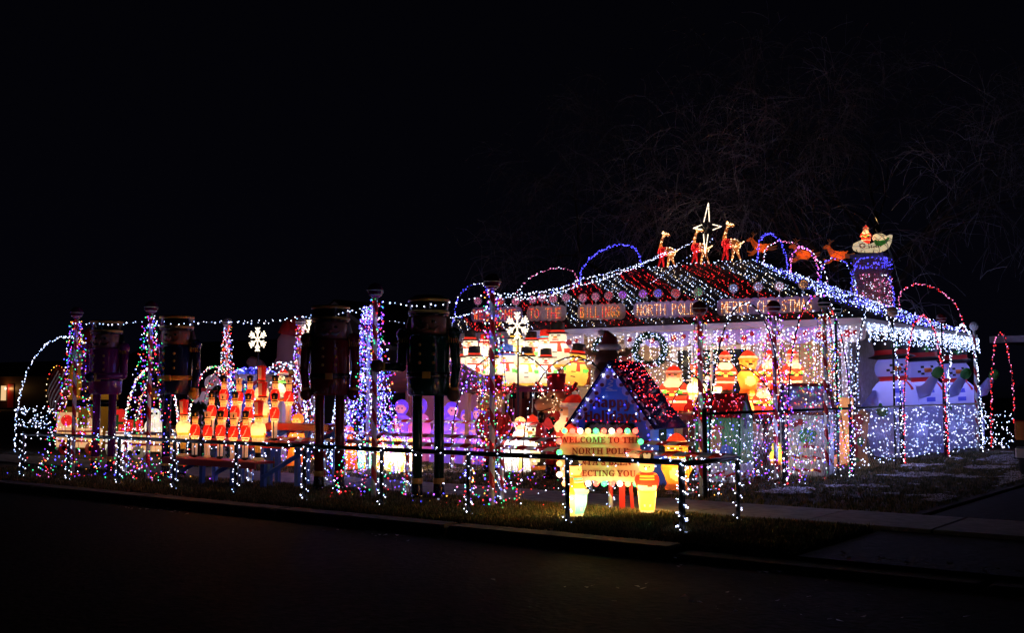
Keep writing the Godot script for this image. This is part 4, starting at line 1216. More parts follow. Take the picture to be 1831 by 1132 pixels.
func build_yard():
	# moose greeters
	var t := moose("moose greeter in a red top hat and green vest beside the sign", Vector3(-11.3, 0, -16.09) + Vector3(0, 0, -.3), .1)
	dup(t, Vector3(-13.28, 0, -16.92) + Vector3(0, 0, -.2), .5, "moose greeter in a red top hat behind the tall striped pole")
	# waving Santa
	t = mold("santa", "santa_figure", "large glowing Santa in profile waving beside the moose greeter", "santa figure", 1.0, spec_santa(), Vector3(-10.8, 0, -16.17), -.95, "", .3)
	t.scale = Vector3.ONE * 1.6
	var st := mb(true)
	tube(st, [Vector3(-.17, .6, .06), Vector3(-.2, .58, .2), Vector3(-.17, .66, .3)], [.07, .06, .05], 10)
	obj("sleeve", st, shellm("lit_sleeve", .85, .06, .06, 1.0, .5), t)
	st = mb(true)
	ball(st, Vector3(-.17, .7, .34), Vector3(.06, .07, .05), 10)
	obj("mitten", st, "paint_black", t)
	# blue Happy Holidays house
	t = thing("happy_holidays_house", "blue wooden playhouse with a red lit roof and Happy Holidays lettering", "playhouse", Vector3(-9.927, 0, -16.5), .05)
	t.scale = Vector3(1.02, .98, .95)
	ornament_house(t, 1.38, .95, 1.16, 2.1, "paint_blue", "paint_navy", .14)
	for row in [["Happy", 1.48, -.02], ["Holidays!", 1.24, 0.0]]:
		var L := text_mesh(row[0], .245, .02)
		obj("lettering", L, "paint_dark_red", t, Vector3(row[2], row[1] - .06, .487))
	st = mb()
	for i in 5: box(st, Vector3(-.06 + .012 * i, 1.66 + i * .035, .48), Vector3(.12 - .015 * i, .012, .012), Basis(Vector3.BACK, .5 * (i % 2) - .2))
	box(st, Vector3(-.02, 1.63, .48), Vector3(.22, .012, .012))
	obj("painted_mark", st, "trim_white", t)
	for s in [-1, 1]:
		for i in 7:
			st = mb()
			var f := (i + .5) / 7.0
			var c := Vector2(s * lerpf(.02, .78, f), lerpf(2.08, 1.08, f) - .09)
			prism(st, ellipse(c.x, c.y, .09, .1, 12), .5 + .004 * (i % 2), .53)
			obj("icing_scallop", st, "paint_lavender", t)
			st = mb()
			prism(st, ellipse(c.x + .02, c.y - .05, .04, .035, 10), .535, .545)
			obj("icing_dot", st, "paint_dark_red", t)
	st = mb()
	var win := PackedVector2Array([Vector2(-.5, .62), Vector2(.42, .62), Vector2(.42, .96), Vector2(.36, 1.06), Vector2(-.44, 1.06), Vector2(-.5, .96)])
	prism(st, win, .477, .486)
	obj("window", st, "plywood", t)
	st = mb()
	prism(st, ellipse(.28, .98, .13, .07), .487, .492); prism(st, ellipse(-.14, .93, .03, .03), .487, .492); box(st, Vector3(.06, .95, .49), Vector3(.02, .12, .006))
	obj("painted_mark", st, "paint_red", t)
	var gl := []
	for i in win.size() + 1:
		var p := win[i % win.size()]
		gl.append(Vector3(p.x, p.y, .49))
	garland(t, gl, .03, 160)
	st = mb()
	prism(st, PackedVector2Array([Vector2(-.14, .55), Vector2(.14, .55), Vector2(.14, .95), Vector2(.08, 1.05), Vector2(-.08, 1.05), Vector2(-.14, .95)]), .0, .012, Transform3D(Basis(Vector3.UP, PI / 2), Vector3(.695, 0, 0)))
	obj("side_window", st, "paint_black", t)
	var pts := []
	for i in 150:
		var f := rng.randf(); pts.append(Vector3(lerpf(.06, .82, f), lerpf(2.16, 1.14, f) + .03, rng.randf_range(-.55, .58)))
	bulbs(t, pts, [2, 2, 2, 6], .016)
	pts = []
	for s in [-1, 1]: pts.append_array(along([Vector3(0, 2.06, .55), Vector3(s * .8, 1.02, .55)], .07, .035)); pts.append_array(along([Vector3(s * .66, 1.1, .5), Vector3(s * .66, .1, .5)], .1, .03))
	for i in 14: pts.append(Vector3(rng.randf_range(-.55, .55), rng.randf_range(1.12, 1.6), .52))
	for i in 20: pts.append(Vector3(.71, rng.randf_range(.3, 1.15), rng.randf_range(-.45, .45)))
	bulbs(t, pts, [4, 4, 0, 8], .025)
	lamp_or_fill(t, Vector3(0, 1.5, 1.1), Color(.45, .5, 1.0), .07, .05, 3.0)  # bluish fill added to brighten the playhouse front
	bulbs(t, along([Vector3(-.5, 1.1, .51), Vector3(.44, 1.1, .51), Vector3(.5, .6, .51)], .13, .02), [2], .02)
	# brown moose behind it
	t = thing("moose_head_statue", "brown moose statue in a red Santa hat looking over the blue playhouse", "moose statue", Vector3(-11.38, 0, -18.3), .5)
	st = mb(true)
	tube(st, [Vector3(0, 0, 0), Vector3(0, .6, 0), Vector3(0, 1.3, 0), Vector3(0, 1.7, .03)], [.3, .34, .28, .2], 14)
	obj("body", st, "paint_brown", t)
	st = mb(true)
	ball(st, Vector3(-.02, 2.16, .02), Vector3(.25, .3, .24), 16); ball(st, Vector3(-.08, 1.92, .18), Vector3(.2, .24, .2), 14)
	obj("head", st, "paint_brown", t)
	for s in [-1, 1]:
		st = mb(true)
		tube(st, [Vector3(s * .2, 2.3, 0), Vector3(s * .36, 2.3, .02), Vector3(s * .46, 2.42, .03)], [.04, .06, .02], 8); tube(st, [Vector3(s * .34, 2.3, .02), Vector3(s * .36, 2.44, .03)], [.04, .015], 8)
		obj("antler", st, "paint_tan", t)
	st = mb(true)
	lathe(st, [[.2, 2.38], [.25, 2.4], [.25, 2.47], [.2, 2.49]], 16)
	obj("hat_trim", st, "fleece_white", t)
	st = mb(true)
	tube(st, [Vector3(0, 2.46, 0), Vector3(.02, 2.6, -.02), Vector3(-.06, 2.72, 0), Vector3(-.1, 2.74, .02)], [.21, .15, .07, .03], 12)
	obj("hat", st, "paint_dark_red", t)
	st = mb(true); ball(st, Vector3(-.14, 2.72, .04), Vector3.ONE * .07, 10)
	obj("pompom", st, "fleece_white", t)
	# wreaths
	t = thing("wreath", "green wreath with a white lit bow on the porch post left of the door", "wreath", Vector3(-14.31, 2.636, -22.9), .3, "wreaths on the porch")
	wreath(t, .24)
	t = thing("wreath", "larger green wreath covered in white bulbs right of the door", "wreath", Vector3(-13.08, 2.554, -22.9), .3, "wreaths on the porch")
	wreath(t, .36)
	# robed nativity
	t = thing("stable", "open timber stable with purple lights along its roof", "stable")
	var xa := -17.78; var xb := -14.98
	st = mb()
	for x in [xa, xb]:
		for z in [-19.6, -18.4]:
			st = mb(); box(st, Vector3(x, .8, z), Vector3(.1, 1.6, .1))
			obj("post", st, "paint_tan", t)
	var ap := Vector3((xa + xb) * .5, 2.25, -19)
	for s in [-1, 1]:
		var e := Vector3(xa - .15 if s < 0 else xb + .15, 1.55, -19)
		var n := 6
		for i in n:
			st = mb()
			var c := ap.lerp(e, (i + .5) / n)
			var dx := (e - ap)
			box(st, c, Vector3(dx.length() / n - .01, .03, 1.6), Basis(Vector3.BACK, atan2(dx.y, dx.x)))
			obj("roof_board", st, "paint_brown", t)
	st = mb(); box(st, Vector3((xa + xb) * .5, .75, -19.68), Vector3(xb - xa, 1.5, .04))
	obj("back_wall", st, "paint_tan", t)
	pts = []
	for s in [xa - .15, xb + .15]: pts.append_array(scatter(ap + Vector3(0, .06, -.7), Vector3(s - ap.x, -.7, 0), Vector3(0, 0, 1.45), 150)); pts.append_array(along([ap + Vector3(0, 0, .82), Vector3(s, 1.55, -18.18)], .06, .03))
	bulbs(t, pts, [5, 5, 6, 4], .019)
	fill_row(t, Vector3(xa, 1.5, -18.0), Vector3(xb, 1.5, -18.0), 3, Color(.55, .3, 1.0), .12)  # purple fill added along the open side of the stable
	var lil := {"shell_white": "shell_lilac", "shell_yellow": "shell_pink", "shell_brown": "shell_violet"}
	var px := [-17.08, -16.8, -16.52, -15.89, -15.6, -15.17, -14.82]
	var nm := ["tall lilac robed figure at the left end of the stable", "small robed figure kneeling in front of the lilac one", "pink faced robed figure left of the giant soldier's legs", "robed figure in purple light between the giant soldier's legs", "robed figure just right of the giant soldier's legs", "robed figure under the slope of the purple stable roof", "robed figure at the right post of the stable"]
	for i in 7: robed(nm[i], Vector3(px[i], 0, -18.6 + (.5 if i == 1 else 0.0)), .5 + .5 * sin(i * 1.9), [1.75, 1.2, 1.8, 1.6, 1.7, 1.5, 1.6][i], lil if i != 2 else {"shell_white": "shell_pink", "shell_brown": "shell_violet"}, .075, Color(.8, .55, 1.0))
	px = [-15.76, -15.37, -14.99, -14.6]
	nm = ["teal glowing kneeling figure, leftmost of the bright row by the pavement", "cream glowing kneeling figure second in the bright row by the pavement", "large cream glowing figure third in the bright row by the pavement", "pale pink glowing figure at the right of the bright row by the pavement"]
	for i in 4:
		var r := mold("robed", "kneeling_figure", nm[i], "robed figure", .8, spec_robed(), Vector3(px[i], 0, -16.2), .5 - .3 * i, "glowing kneeling figures by the pavement", .42, Color(1, .86, .62), {"shell_white": ["shell_teal", "shell_cream", "shell_white", "shell_white"][i]})
		r.scale = Vector3(1.5, .82, 1.4)
	# penguins, carollers and a lantern in the middle of the yard
	mold("penguin", "penguin_figure", "glowing penguin in a red hat in front of the snowman stage", "penguin figure", .75, spec_penguin(), Vector3(-12.99, 0, -18), .4, "", .22).scale = Vector3.ONE * 1.5
	px = [-13.29, -13.07, -12.84, -12.12]
	nm = ["bright white caroller left of the penguin beside the striped pole", "bright white caroller with a blue book left of the penguin", "bright white caroller with a yellow sash next to the penguin", "bright white caroller just left of the red lantern"]
	for i in 4: mold("robed", "caroller_figure", nm[i], "caroller figure", .8, spec_robed(), Vector3(px[i], 0, -17.4 - .3 * (i % 2)), .4 * i - .2, "white glowing carollers", .4, Color(.95, .95, 1.0), {"shell_yellow": ["shell_green", "shell_blue", "shell_yellow", "shell_red"][i]}).scale = Vector3.ONE * [1.2, 1.35, 1.15, 1.0][i]
	t = thing("red_lantern", "red lantern with glowing panes standing behind the waving Santa", "lantern", Vector3(-12.14, .0, -17.6), .4)
	st = mb(); soft_box(st, Vector3(0, .3, 0), Vector3(.34, .6, .34), .02)
	obj("stand", st, "paint_red", t)
	st = mb(); box(st, Vector3(0, .84, 0), Vector3(.24, .4, .24))
	obj("lamp_pane", st, shellm("lit_pane", 1.0, .75, .5, 1.0, .9), t)
	st = mb()
	for a in [-1, 1]:
		for b in [-1, 1]: box(st, Vector3(a * .13, .84, b * .13), Vector3(.035, .46, .035))
	box(st, Vector3(0, .615, 0), Vector3(.34, .03, .34)); box(st, Vector3(0, 1.065, 0), Vector3(.36, .03, .36))
	obj("frame", st, "paint_red", t)
	st = mb(); lathe(st, [[.26, 1.08], [.06, 1.25], [.03, 1.3], [0, 1.31]], 4, Transform3D(Basis(Vector3.UP, PI / 4), Vector3.ZERO))
	obj("roof", st, "paint_red", t)
	lamp_or_fill(t, Vector3(0, .84, .3), Color(1, .75, .5), .1)
	# striped poles and light cones
	var qx := [-19.54, -17.15, -11.57, -9.342]
	var w4 := ["far left beside the purple giant soldier", "between the two leftmost giant soldiers", "right of the blue light cone", "right of the green giant soldier"]
	for i in 4:
		striped_pole("tall candy striped pole with a ball top, " + w4[i], Vector3(qx[i], 0, -12.0), 3.0)
		light_cone("cone of multicoloured strands round the striped pole, " + w4[i], Vector3(qx[i], 0, -12.0), 2.95, [.62, .62, .55, .42][i], .07, [13, 14, 11, 11][i], MULTI, .085, .019)
	var p := Vector3(-7.811, 0, -15.2)
	striped_pole("candy striped pole at the corner post of the chain link fence", p, 2.75, [], "paint_dark_red")
	light_cone("narrow cone of white and coloured strands at the fence corner", p, 2.7, .3, .08, 9, [0, 0, 2, 5, 3, 7], .08, .017)
	p = Vector3(-7.607, 0, -17.5)
	striped_pole("candy striped pole between the green and the white shed", p, 2.9, [], "paint_dark_red")
	light_cone("tall cone of purple and white strands between the two sheds", p, 2.85, .45, .1, 12, [0, 0, 5, 5, 2, 4], .075, .017)
	p = Vector3(-7.536, 0, -19.6)
	striped_pole("striped pole with a dark ball behind the gingerbread cutout", p, 3.1, [], "paint_dark_green")
	light_cone("wide cone of coloured strands right of the white shed", p, 3.0, .6, .1, 14, [0, 0, 3, 2, 4, 7], .085, .016)
	# dark walk arches
	var hg := "walk arches along the front fence"
	for q in [[Vector3(-14.23, 0, -16.94), -11.52, 2.35, "dark arch with white bulbs nearest the snowman stage's left end"], [Vector3(-12.09, 0, -16.44), -9.987, 2.2, "dark arch with white bulbs in front of the snowman stage"], [Vector3(-13.04, 0, -18.22), -11.03, 2.2, "thinner dark arch behind the one before the snowman stage"], [Vector3(-10.98, 0, -17.6), -8.748, 2.15, "dark arch with white bulbs in front of the blue playhouse"], [Vector3(-10.63, 0, -19.09), -8.165, 2.15, "thin dark arch in front of the Santa stage"]]:
		var a: Vector3 = q[0]
		hoop("walk_arch", q[3], a, Vector3(q[1], 0, a.z - .2), q[2], [0, 0, 8], hg, .2, .021)
	# snowflakes
	snowflake("glowing rope light snowflake in front of the snowman stage", Vector3(-13.81, 2.963, -18.6), .56, 18.6)
	# green shed
	shed_green()
	shed_white()

func garland(t: Node3D, path: Array, r: float, n: int, m := "garland"):
	var st := mb()
	for i in n * 2:
		var f := rng.randf() * (path.size() - 1.001)
		var c: Vector3 = path[int(f)].lerp(path[int(f) + 1], f - int(f))
		for k in 3:
			var d := Vector3(rng.randf() - .5, rng.randf() - .5, rng.randf() - .3).normalized() * r * 1.9
			var s := d.cross(Vector3(rng.randf() - .5, rng.randf() - .5, 1)).normalized() * r * .3
			tri(st, c - s, c + s, c + d, Vector3.BACK)
	var o := obj("garland", st, m, t)
	o.set_meta("kind", "stuff")

func wreath(t: Node3D, r: float):
	var path := []
	for i in 17: path.append(Vector3(cos(TAU * i / 16) * r, sin(TAU * i / 16) * r, 0))
	garland(t, path, .07, 260)
	var st := mb(true)
	for s in [-1, 1]: ball(st, Vector3(s * .09, -r, .07), Vector3(.09, .06, .03), 10)
	obj("bow", st, "paint_red", t)
	var pts := []
	for i in int(90 * r / .3): pts.append(Vector3(cos(i * 1.1) * (r + rng.randf_range(-.07, .07)), sin(i * 1.1) * (r + rng.randf_range(-.07, .07)), .09))
	bulbs(t, pts, [0, 0, 8], .018)

func snowflake(label: String, c: Vector3, size: float, _n: float, pole := true) -> Node3D:
	var t := thing("lit_snowflake", label, "snowflake light", c, .1, "rope light snowflakes")
	var st := mb()
	for k in 6:
		var a := PI / 2 + TAU * k / 6
		var d := Vector3(cos(a), sin(a), 0); var n := Vector3(-d.y, d.x, 0)
		bar(st, d * size * .05, d * size * .5, size * .028, 6)
		for f in [.22, .36]:
			for s in [-1, 1]: bar(st, d * size * f, d * size * (f + .13) + n * s * size * .12, size * .026, 6)
	obj("light_tube", st, "rope_warm", t)
	st = mb()
	bar(st, Vector3(0, -size * .5, -.03), Vector3(0, -c.y, -.03), .02, 6)
	if pole: obj("pole", st, "metal_dark", t)
	lamp_or_fill(t, Vector3(0, 0, .12), Color(1, .86, .65), .06, .1)
	return t

func board_wall(t: Node3D, a: Vector3, b: Vector3, h: float, w: float, m: String, called := "board"):
	var L := a.distance_to(b)
	var n := maxi(1, roundi(L / w))
	var st := mb(); box(st, Vector3.ZERO, Vector3(L / n - .012, h, .025)); st.generate_normals()
	var me := st.commit()
	for i in n:
		var o := obj(called, me, m, t, a.lerp(b, (i + .5) / n) + Vector3(0, h * .5, 0))
		o.rotation.y = -atan2(b.z - a.z, b.x - a.x)

func shed_green():
	var t := thing("green_kennel_house", "green playhouse with a dog painted on its front and a red lit roof", "playhouse", Vector3(-8.65, 0, -17.7), .12)
	t.scale = Vector3(.8, .85, .95)
	var w := .98; var d := .72
	var st := mb(); box(st, Vector3(0, .66, 0), Vector3(w, 1.32, d))
	var wall := obj("wall", st, "paint_dark_green", t)
	board_wall(wall, Vector3(-w * .5, .42, d * .5 + .014), Vector3(w * .5, .42, d * .5 + .014), .92, .163, "paint_green")
	board_wall(wall, Vector3(w * .5 + .014, .42, d * .5), Vector3(w * .5 + .014, .42, -d * .5), .92, .12, "paint_green")
	board_wall(wall, Vector3(-w * .5, .03, d * .5 + .014), Vector3(w * .5, .03, d * .5 + .014), .38, .33, "paint_white", "base_panel")
	board_wall(wall, Vector3(w * .5 + .014, .03, d * .5), Vector3(w * .5 + .014, .03, -d * .5), .38, .36, "paint_white", "base_panel")
	st = mb()
	for i in 3: box(st, Vector3(-w * .33 + i * w * .33, .2, d * .5 + .034), Vector3(.36, .05, .012), Basis(Vector3.BACK, .35))
	for i in 2: box(st, Vector3(w * .5 + .034, .2, -d * .25 + i * d * .5), Vector3(.012, .05, .36), Basis(Vector3.RIGHT, .35))
	obj("red_stripe", st, "paint_red", t)
	st = mb()
	prism(st, PackedVector2Array([Vector2(-d * .5, 1.32), Vector2(d * .5, 1.32), Vector2(0, 1.78)]), -w * .5, w * .5, Transform3D(Basis(Vector3.UP, PI / 2), Vector3.ZERO))
	obj("gable", st, "paint_green", t)
	for s in [-1, 1]:
		st = mb()
		box(st, Vector3(-.02, 1.57, s * d * .27), Vector3(w + .12, .035, .62), Basis(Vector3.RIGHT, s * .9))
		obj("roof_panel", st, "paint_dark_red", t)
	# the painted dog
	st = mb()
	var f := d * .5 + .03
	prism(st, ellipse(-.02, .78, .13, .24, 14), f, f + .012); prism(st, ellipse(.0, 1.02, .13, .1, 14), f + .002, f + .014)
	obj("painted_dog", st, "paint_tan", t)
	st = mb()
	prism(st, ellipse(.2, .66, .14, .13, 14), f, f + .012); prism(st, ellipse(-.22, .62, .09, .07, 12), f, f + .012); prism(st, ellipse(-.16, 1.0, .06, .1, 12), f, f + .012)
	obj("painted_gift", st, "paint_blue", t)
	st = mb()
	prism(st, ellipse(.02, 1.13, .15, .05, 12), f + .004, f + .016); prism(st, ellipse(-.3, .5, .08, .05, 12), f, f + .012)
	obj("painted_hat", st, "paint_red", t)
	# pale reindeer outline on the gable
	st = mb()
	var g := w * .5 + .03
	tube(st, [Vector3(g, 1.1, .06), Vector3(g, 1.36, .02), Vector3(g, 1.46, -.02), Vector3(g, 1.2, -.12)], .018, 5); tube(st, [Vector3(g, 1.46, -.02), Vector3(g, 1.62, .08), Vector3(g, 1.66, .2)], .016, 5); tube(st, [Vector3(g, 1.36, .02), Vector3(g, 1.22, .12), Vector3(g, 1.16, .14)], .016, 5)
	obj("painted_figure", st, "paint_lavender", t)
	var pts := []
	for i in 90: pts.append(Vector3(rng.randf_range(-.52, .5), 0, 0) + Vector3(0, 1.36, .48).lerp(Vector3(0, 1.82, .03), rng.randf()))
	bulbs(t, pts, [2, 2, 2, 6], .017)
	lamp_or_fill(t, Vector3(-.1, 1.0, 1.15), Color(.85, .88, 1.0), .15, .05, 4.0)  # added fill that lifts the green front
	pts = scatter(Vector3(-.6, .05, f + .06), Vector3(1.2, 0, 0), Vector3(0, 1.2, .2), 90); pts.append_array(scatter(Vector3(w * .5 + .1, .1, .4), Vector3(.1, 0, -.8), Vector3(0, 1.2, 0), 50))
	bulbs(t, pts, [0, 0, 8, 4], .014)

func shed_white():
	var t := thing("white_playhouse", "white board playhouse with holly painted on it and coloured bulbs on its roof", "playhouse", Vector3(-8.158, 0, -20.2), .12)
	t.scale = Vector3(.78, .84, .82)
	var w := 1.02; var d := .9
	var st := mb(); box(st, Vector3(0, .7, 0), Vector3(w, 1.4, d))
	var wall := obj("wall", st, "trim_white", t)
	board_wall(wall, Vector3(-w * .5, .03, d * .5 + .014), Vector3(w * .5, .03, d * .5 + .014), 1.34, .17, "paint_white")
	board_wall(wall, Vector3(w * .5 + .014, .03, d * .5), Vector3(w * .5 + .014, .03, -d * .5), 1.34, .15, "paint_white")
	st = mb()
	prism(st, PackedVector2Array([Vector2(-d * .5, 1.4), Vector2(d * .5, 1.4), Vector2(0, 1.95)]), -w * .5, w * .5, Transform3D(Basis(Vector3.UP, PI / 2), Vector3.ZERO))
	obj("gable", st, "paint_white", t)
	for s in [-1, 1]:
		st = mb(); box(st, Vector3(0, 1.69, s * d * .28), Vector3(w + .1, .03, .82), Basis(Vector3.RIGHT, s * .89))
		var rp := obj("roof_panel", st, "paint_lavender", t)
		st = mb()
		for sx in [-1, 1]: box(st, Vector3(sx * (w * .5 + .05), 1.71, s * d * .28), Vector3(.07, .06, .86), Basis(Vector3.RIGHT, s * .89))
		box(st, Vector3(0, 1.39, s * (d * .5 + .08)), Vector3(w + .1, .07, .06))
		if s > 0: box(st, Vector3(0, 2.03, 0), Vector3(w + .16, .07, .08))
		obj("roof_edge", st, "paint_dark_red", rp)
	st = mb()
	for i in 4:
		box(st, Vector3(-.38 + i * .25, .42, d * .5 + .034), Vector3(.2, .05, .012), Basis(Vector3.BACK, -.25)); box(st, Vector3(-.38 + i * .25, .14, d * .5 + .034), Vector3(.2, .05, .012), Basis(Vector3.BACK, -.25))
	for i in 2: box(st, Vector3(w * .5 + .034, .3, -.22 + i * .44), Vector3(.012, .05, .34), Basis(Vector3.RIGHT, -.35))
	obj("red_stripe", st, "paint_red", t)
	st = mb()
	var f := d * .5 + .03
	for a in [.4, 1.6, 2.7, 4.0, 5.2]: prism(st, ellipse(.16 + cos(a) * .14, .9 + sin(a) * .1, .1, .08, 8), f + .002 * a, f + .008 + .002 * a)
	obj("painted_holly", st, "paint_green", t)
	st = mb()
	prism(st, ellipse(.0, 1.2, .1, .07, 10), f, f + .012); prism(st, ellipse(-.16, 1.14, .1, .06, 10), f, f + .012); box(st, Vector3(.18, .66, f + .006), Vector3(.26, .06, .012)); box(st, Vector3(.12, .7, f + .008), Vector3(.1, .13, .012))
	obj("painted_bow", st, "paint_red", t)
	st = mb()
	prism(st, ellipse(0, 0, .1, .14, 12), 0, .012, Transform3D(Basis(Vector3.UP, PI / 2), Vector3(w * .5 + .03, 1.05, 0))); prism(st, ellipse(0, 0, .14, .1, 12), 0, .012, Transform3D(Basis(Vector3.UP, PI / 2), Vector3(w * .5 + .03, .7, 0)))
	obj("painted_window", st, "paint_navy", t)
	var pts := []
	for i in 80: pts.append(Vector3(rng.randf_range(-.55, .52), 0, 0) + Vector3(0, 1.43, .56).lerp(Vector3(0, 2.0, .05), rng.randf()))
	bulbs(t, pts, [2, 3, 4, 7, 8, 2], .018)
	lamp_or_fill(t, Vector3(.2, 1.0, 1.3), Color(.85, .85, 1.0), .09, .05, 4.0)  # added fill that lifts the white front
	pts = scatter(Vector3(-.6, .05, f + .06), Vector3(1.2, 0, 0), Vector3(0, 1.3, .2), 90); pts.append_array(scatter(Vector3(w * .5 + .1, .1, .5), Vector3(.1, 0, -1.0), Vector3(0, 1.9, 0), 70))
	bulbs(t, pts, [0, 0, 8, 4, 2], .014)

# ------------------------------------------------------------ the front strip
func rail(called: String, label: String, a: Vector3, b: Vector3, h: float, posts: int, striped: bool, cols := [], group := "", end_post := true) -> Node3D:
	var t := thing(called, label, "railing", a, 0, group)
	var e := b - a
	var st := mb(true)
	bar(st, Vector3(0, h, 0), e + Vector3(0, h, 0), .032, 8)
	obj("rail", st, "paint_white" if striped else "metal_dark", t)
	if striped:
		st = mb(true); helix(st, Vector3(0, h, 0), e + Vector3(0, h, 0), .034, e.length() / .34, .5, 8)
		obj("stripe", st, "paint_red", t)
	var pts := []
	for i in posts:
		if i == posts - 1 and not end_post: continue
		var p := e * (float(i) / (posts - 1))
		st = mb(true); bar(st, p, p + Vector3(0, h + .01, 0), .03, 8)
		obj("post", st, "paint_white" if striped else "metal_dark", t)
		if striped:
			st = mb(true); helix(st, p, p + Vector3(0, h, 0), .033, h / .3, .5, 8)
			obj("stripe", st, "paint_red", t)
		for k in 26: pts.append(p + Vector3(cos(k * 1.3) * .055, h * k / 26.0 + .02, sin(k * 1.3) * .055))
	if cols.size():
		var top := []
		for k in int(e.length() / .085): top.append(e * (k * .085 / e.length()) + Vector3(rng.randf_range(-.02, .02), h + cos(k * 1.1) * .055 - (.03 if rng.randf() < .5 else .0), sin(k * 1.1) * .055))
		bulbs(t, top + pts, cols, .0145, .45)
	return t

func giant(label: String, at: Vector3, turn: float, c: Dictionary, arms: Array) -> Node3D:
	var t := thing("giant_toy_soldier", label, "giant toy soldier", at, turn, "giant toy soldiers along the kerb")
	for s in [-1, 1]:
		var st := mb(true)
		tube(st, [Vector3(s * .16, .22, 0), Vector3(s * .16, 1.56, 0)], .075, 14)
		obj("leg", st, c.leg, t)
		st = mb(true)
		lathe(st, [[0, 0], [.085, 0], [.09, .03], [.082, .2], [.078, .23]], 14, Transform3D(Basis.IDENTITY, Vector3(s * .16, 0, 0)))
		ball(st, Vector3(s * .16, .05, .08), Vector3(.08, .05, .13), 10)
		obj("boot", st, "paint_black", t)
		st = mb(true); lathe(st, [[.08, .24], [.084, .25], [.084, .31], [.08, .32]], 14, Transform3D(Basis.IDENTITY, Vector3(s * .16, 0, 0)))
		obj("boot_cuff", st, "paint_gold", t)
	var st2 := mb(true)
	lathe(st2, [[0, 1.52], [.28, 1.52], [.31, 1.55], [.315, 1.8], [.31, 2.1], [.315, 2.38], [.28, 2.42], [.0, 2.43]], 28)
	obj("body", st2, c.coat, t)
	st2 = mb(true); lathe(st2, [[.315, 1.78], [.325, 1.785], [.325, 1.86], [.315, 1.865]], 28)
	var belt := obj("belt", st2, c.belt, t)
	st2 = mb(); soft_box(st2, Vector3(0, 1.82, .325), Vector3(.12, .1, .03), .008)
	obj("buckle", st2, "paint_gold", belt)
	for k in 3:
		for s in [-1, 1]:
			st2 = mb(true); ball(st2, Vector3(s * .1, 2.0 + k * .13, .3), Vector3(.025, .025, .02), 8)
			obj("button", st2, "paint_gold", t)
	st2 = mb(true)
	lathe(st2, [[0, 2.42], [.25, 2.42], [.265, 2.45], [.27, 2.66], [.25, 2.69], [0, 2.69]], 24)
	var head := obj("head", st2, "giant_skin_shaded", t)
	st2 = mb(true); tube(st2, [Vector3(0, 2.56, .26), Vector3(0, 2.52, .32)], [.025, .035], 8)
	obj("nose", st2, "giant_skin_shaded", head)
	for s in [-1, 1]:
		st2 = mb(true); ball(st2, Vector3(s * .09, 2.6, .25), Vector3(.035, .025, .02), 8)
		obj("eye", st2, "paint_black", head)
		st2 = mb(true); tube(st2, [Vector3(s * .02, 2.5, .275), Vector3(s * .1, 2.48, .27), Vector3(s * .17, 2.53, .22)], [.02, .022, .006], 6)
		obj("moustache", st2, c.hair, head)
	st2 = mb(true)
	for i in 9:
		var a := PI * .55 + (TAU - PI * 1.1) * i / 8
		tube(st2, [Vector3(sin(a) * .26, 2.68, cos(a) * .26), Vector3(sin(a) * .3, 2.5, cos(a) * .3), Vector3(sin(a) * .28, 2.36, cos(a) * .28)], [.05, .06, .02], 6)
	obj("hair", st2, c.hair, head)
	st2 = mb(true)
	lathe(st2, [[0, 2.69], [.29, 2.69], [.3, 2.71], [.285, 2.74], [.3, 2.92], [.29 if c.round else .3, 2.95], [.2 if c.round else .29, 3.0 if c.round else 2.955], [0, 3.01 if c.round else 2.955]], 26)
	var hat := obj("hat", st2, c.hat, t)
	st2 = mb(true); lathe(st2, [[.293, 2.725], [.305, 2.73], [.305, 2.765], [.296, 2.77]], 26); lathe(st2, [[.3, 2.9], [.311, 2.905], [.311, 2.94], [.3, 2.945]], 26)
	obj("hat_band", st2, "paint_gold", hat)
	st2 = mb(true); ball(st2, Vector3(0, 2.72, .27), Vector3(.2, .015, .13), 12)
	obj("peak", st2, "paint_black", hat)
	for k in 2:
		var s := -1.0 if k == 0 else 1.0
		st2 = mb(true); ball(st2, Vector3(s * .37, 2.42, 0), Vector3(.11, .11, .11), 14)
		obj("shoulder", st2, c.sleeve, t)
		var sh := Vector3(s * .38, 2.36, 0)
		var el := Vector3(s * .41, 1.95, .02); var ha := Vector3(s * .38, 1.62, .04)
		if arms[k] == "across": el = Vector3(s * .4, 1.88, .08); ha = Vector3(s * -.02, 1.86, .4)
		if arms[k] == "out": el = Vector3(s * .4, 1.94, .0); ha = Vector3(s * .66, 1.95, .1)
		st2 = mb(true); tube(st2, [sh, el], [.075, .07], 12); ball(st2, el, Vector3.ONE * .074, 12); tube(st2, [el, ha], [.07, .06], 12)
		obj("arm", st2, c.sleeve, t)
		st2 = mb(true); ball(st2, ha + (ha - el).normalized() * .09, Vector3.ONE * .1, 14)
		obj("hand", st2, c.hand, t)
		st2 = mb(true); tube(st2, [ha - (ha - el).normalized() * .02, ha + (ha - el).normalized() * .02], [.072, .072], 12)
		obj("cuff", st2, "paint_gold", t)
		st2 = mb(true)
		for i in 6: tube(st2, [Vector3(s * (.3 + .03 * i), 2.47 - .012 * i * i * .5, .06), Vector3(s * (.31 + .035 * i), 2.3, .1)], [.012, .008], 5)
		obj("epaulette_fringe", st2, "paint_gold", t)
	return t

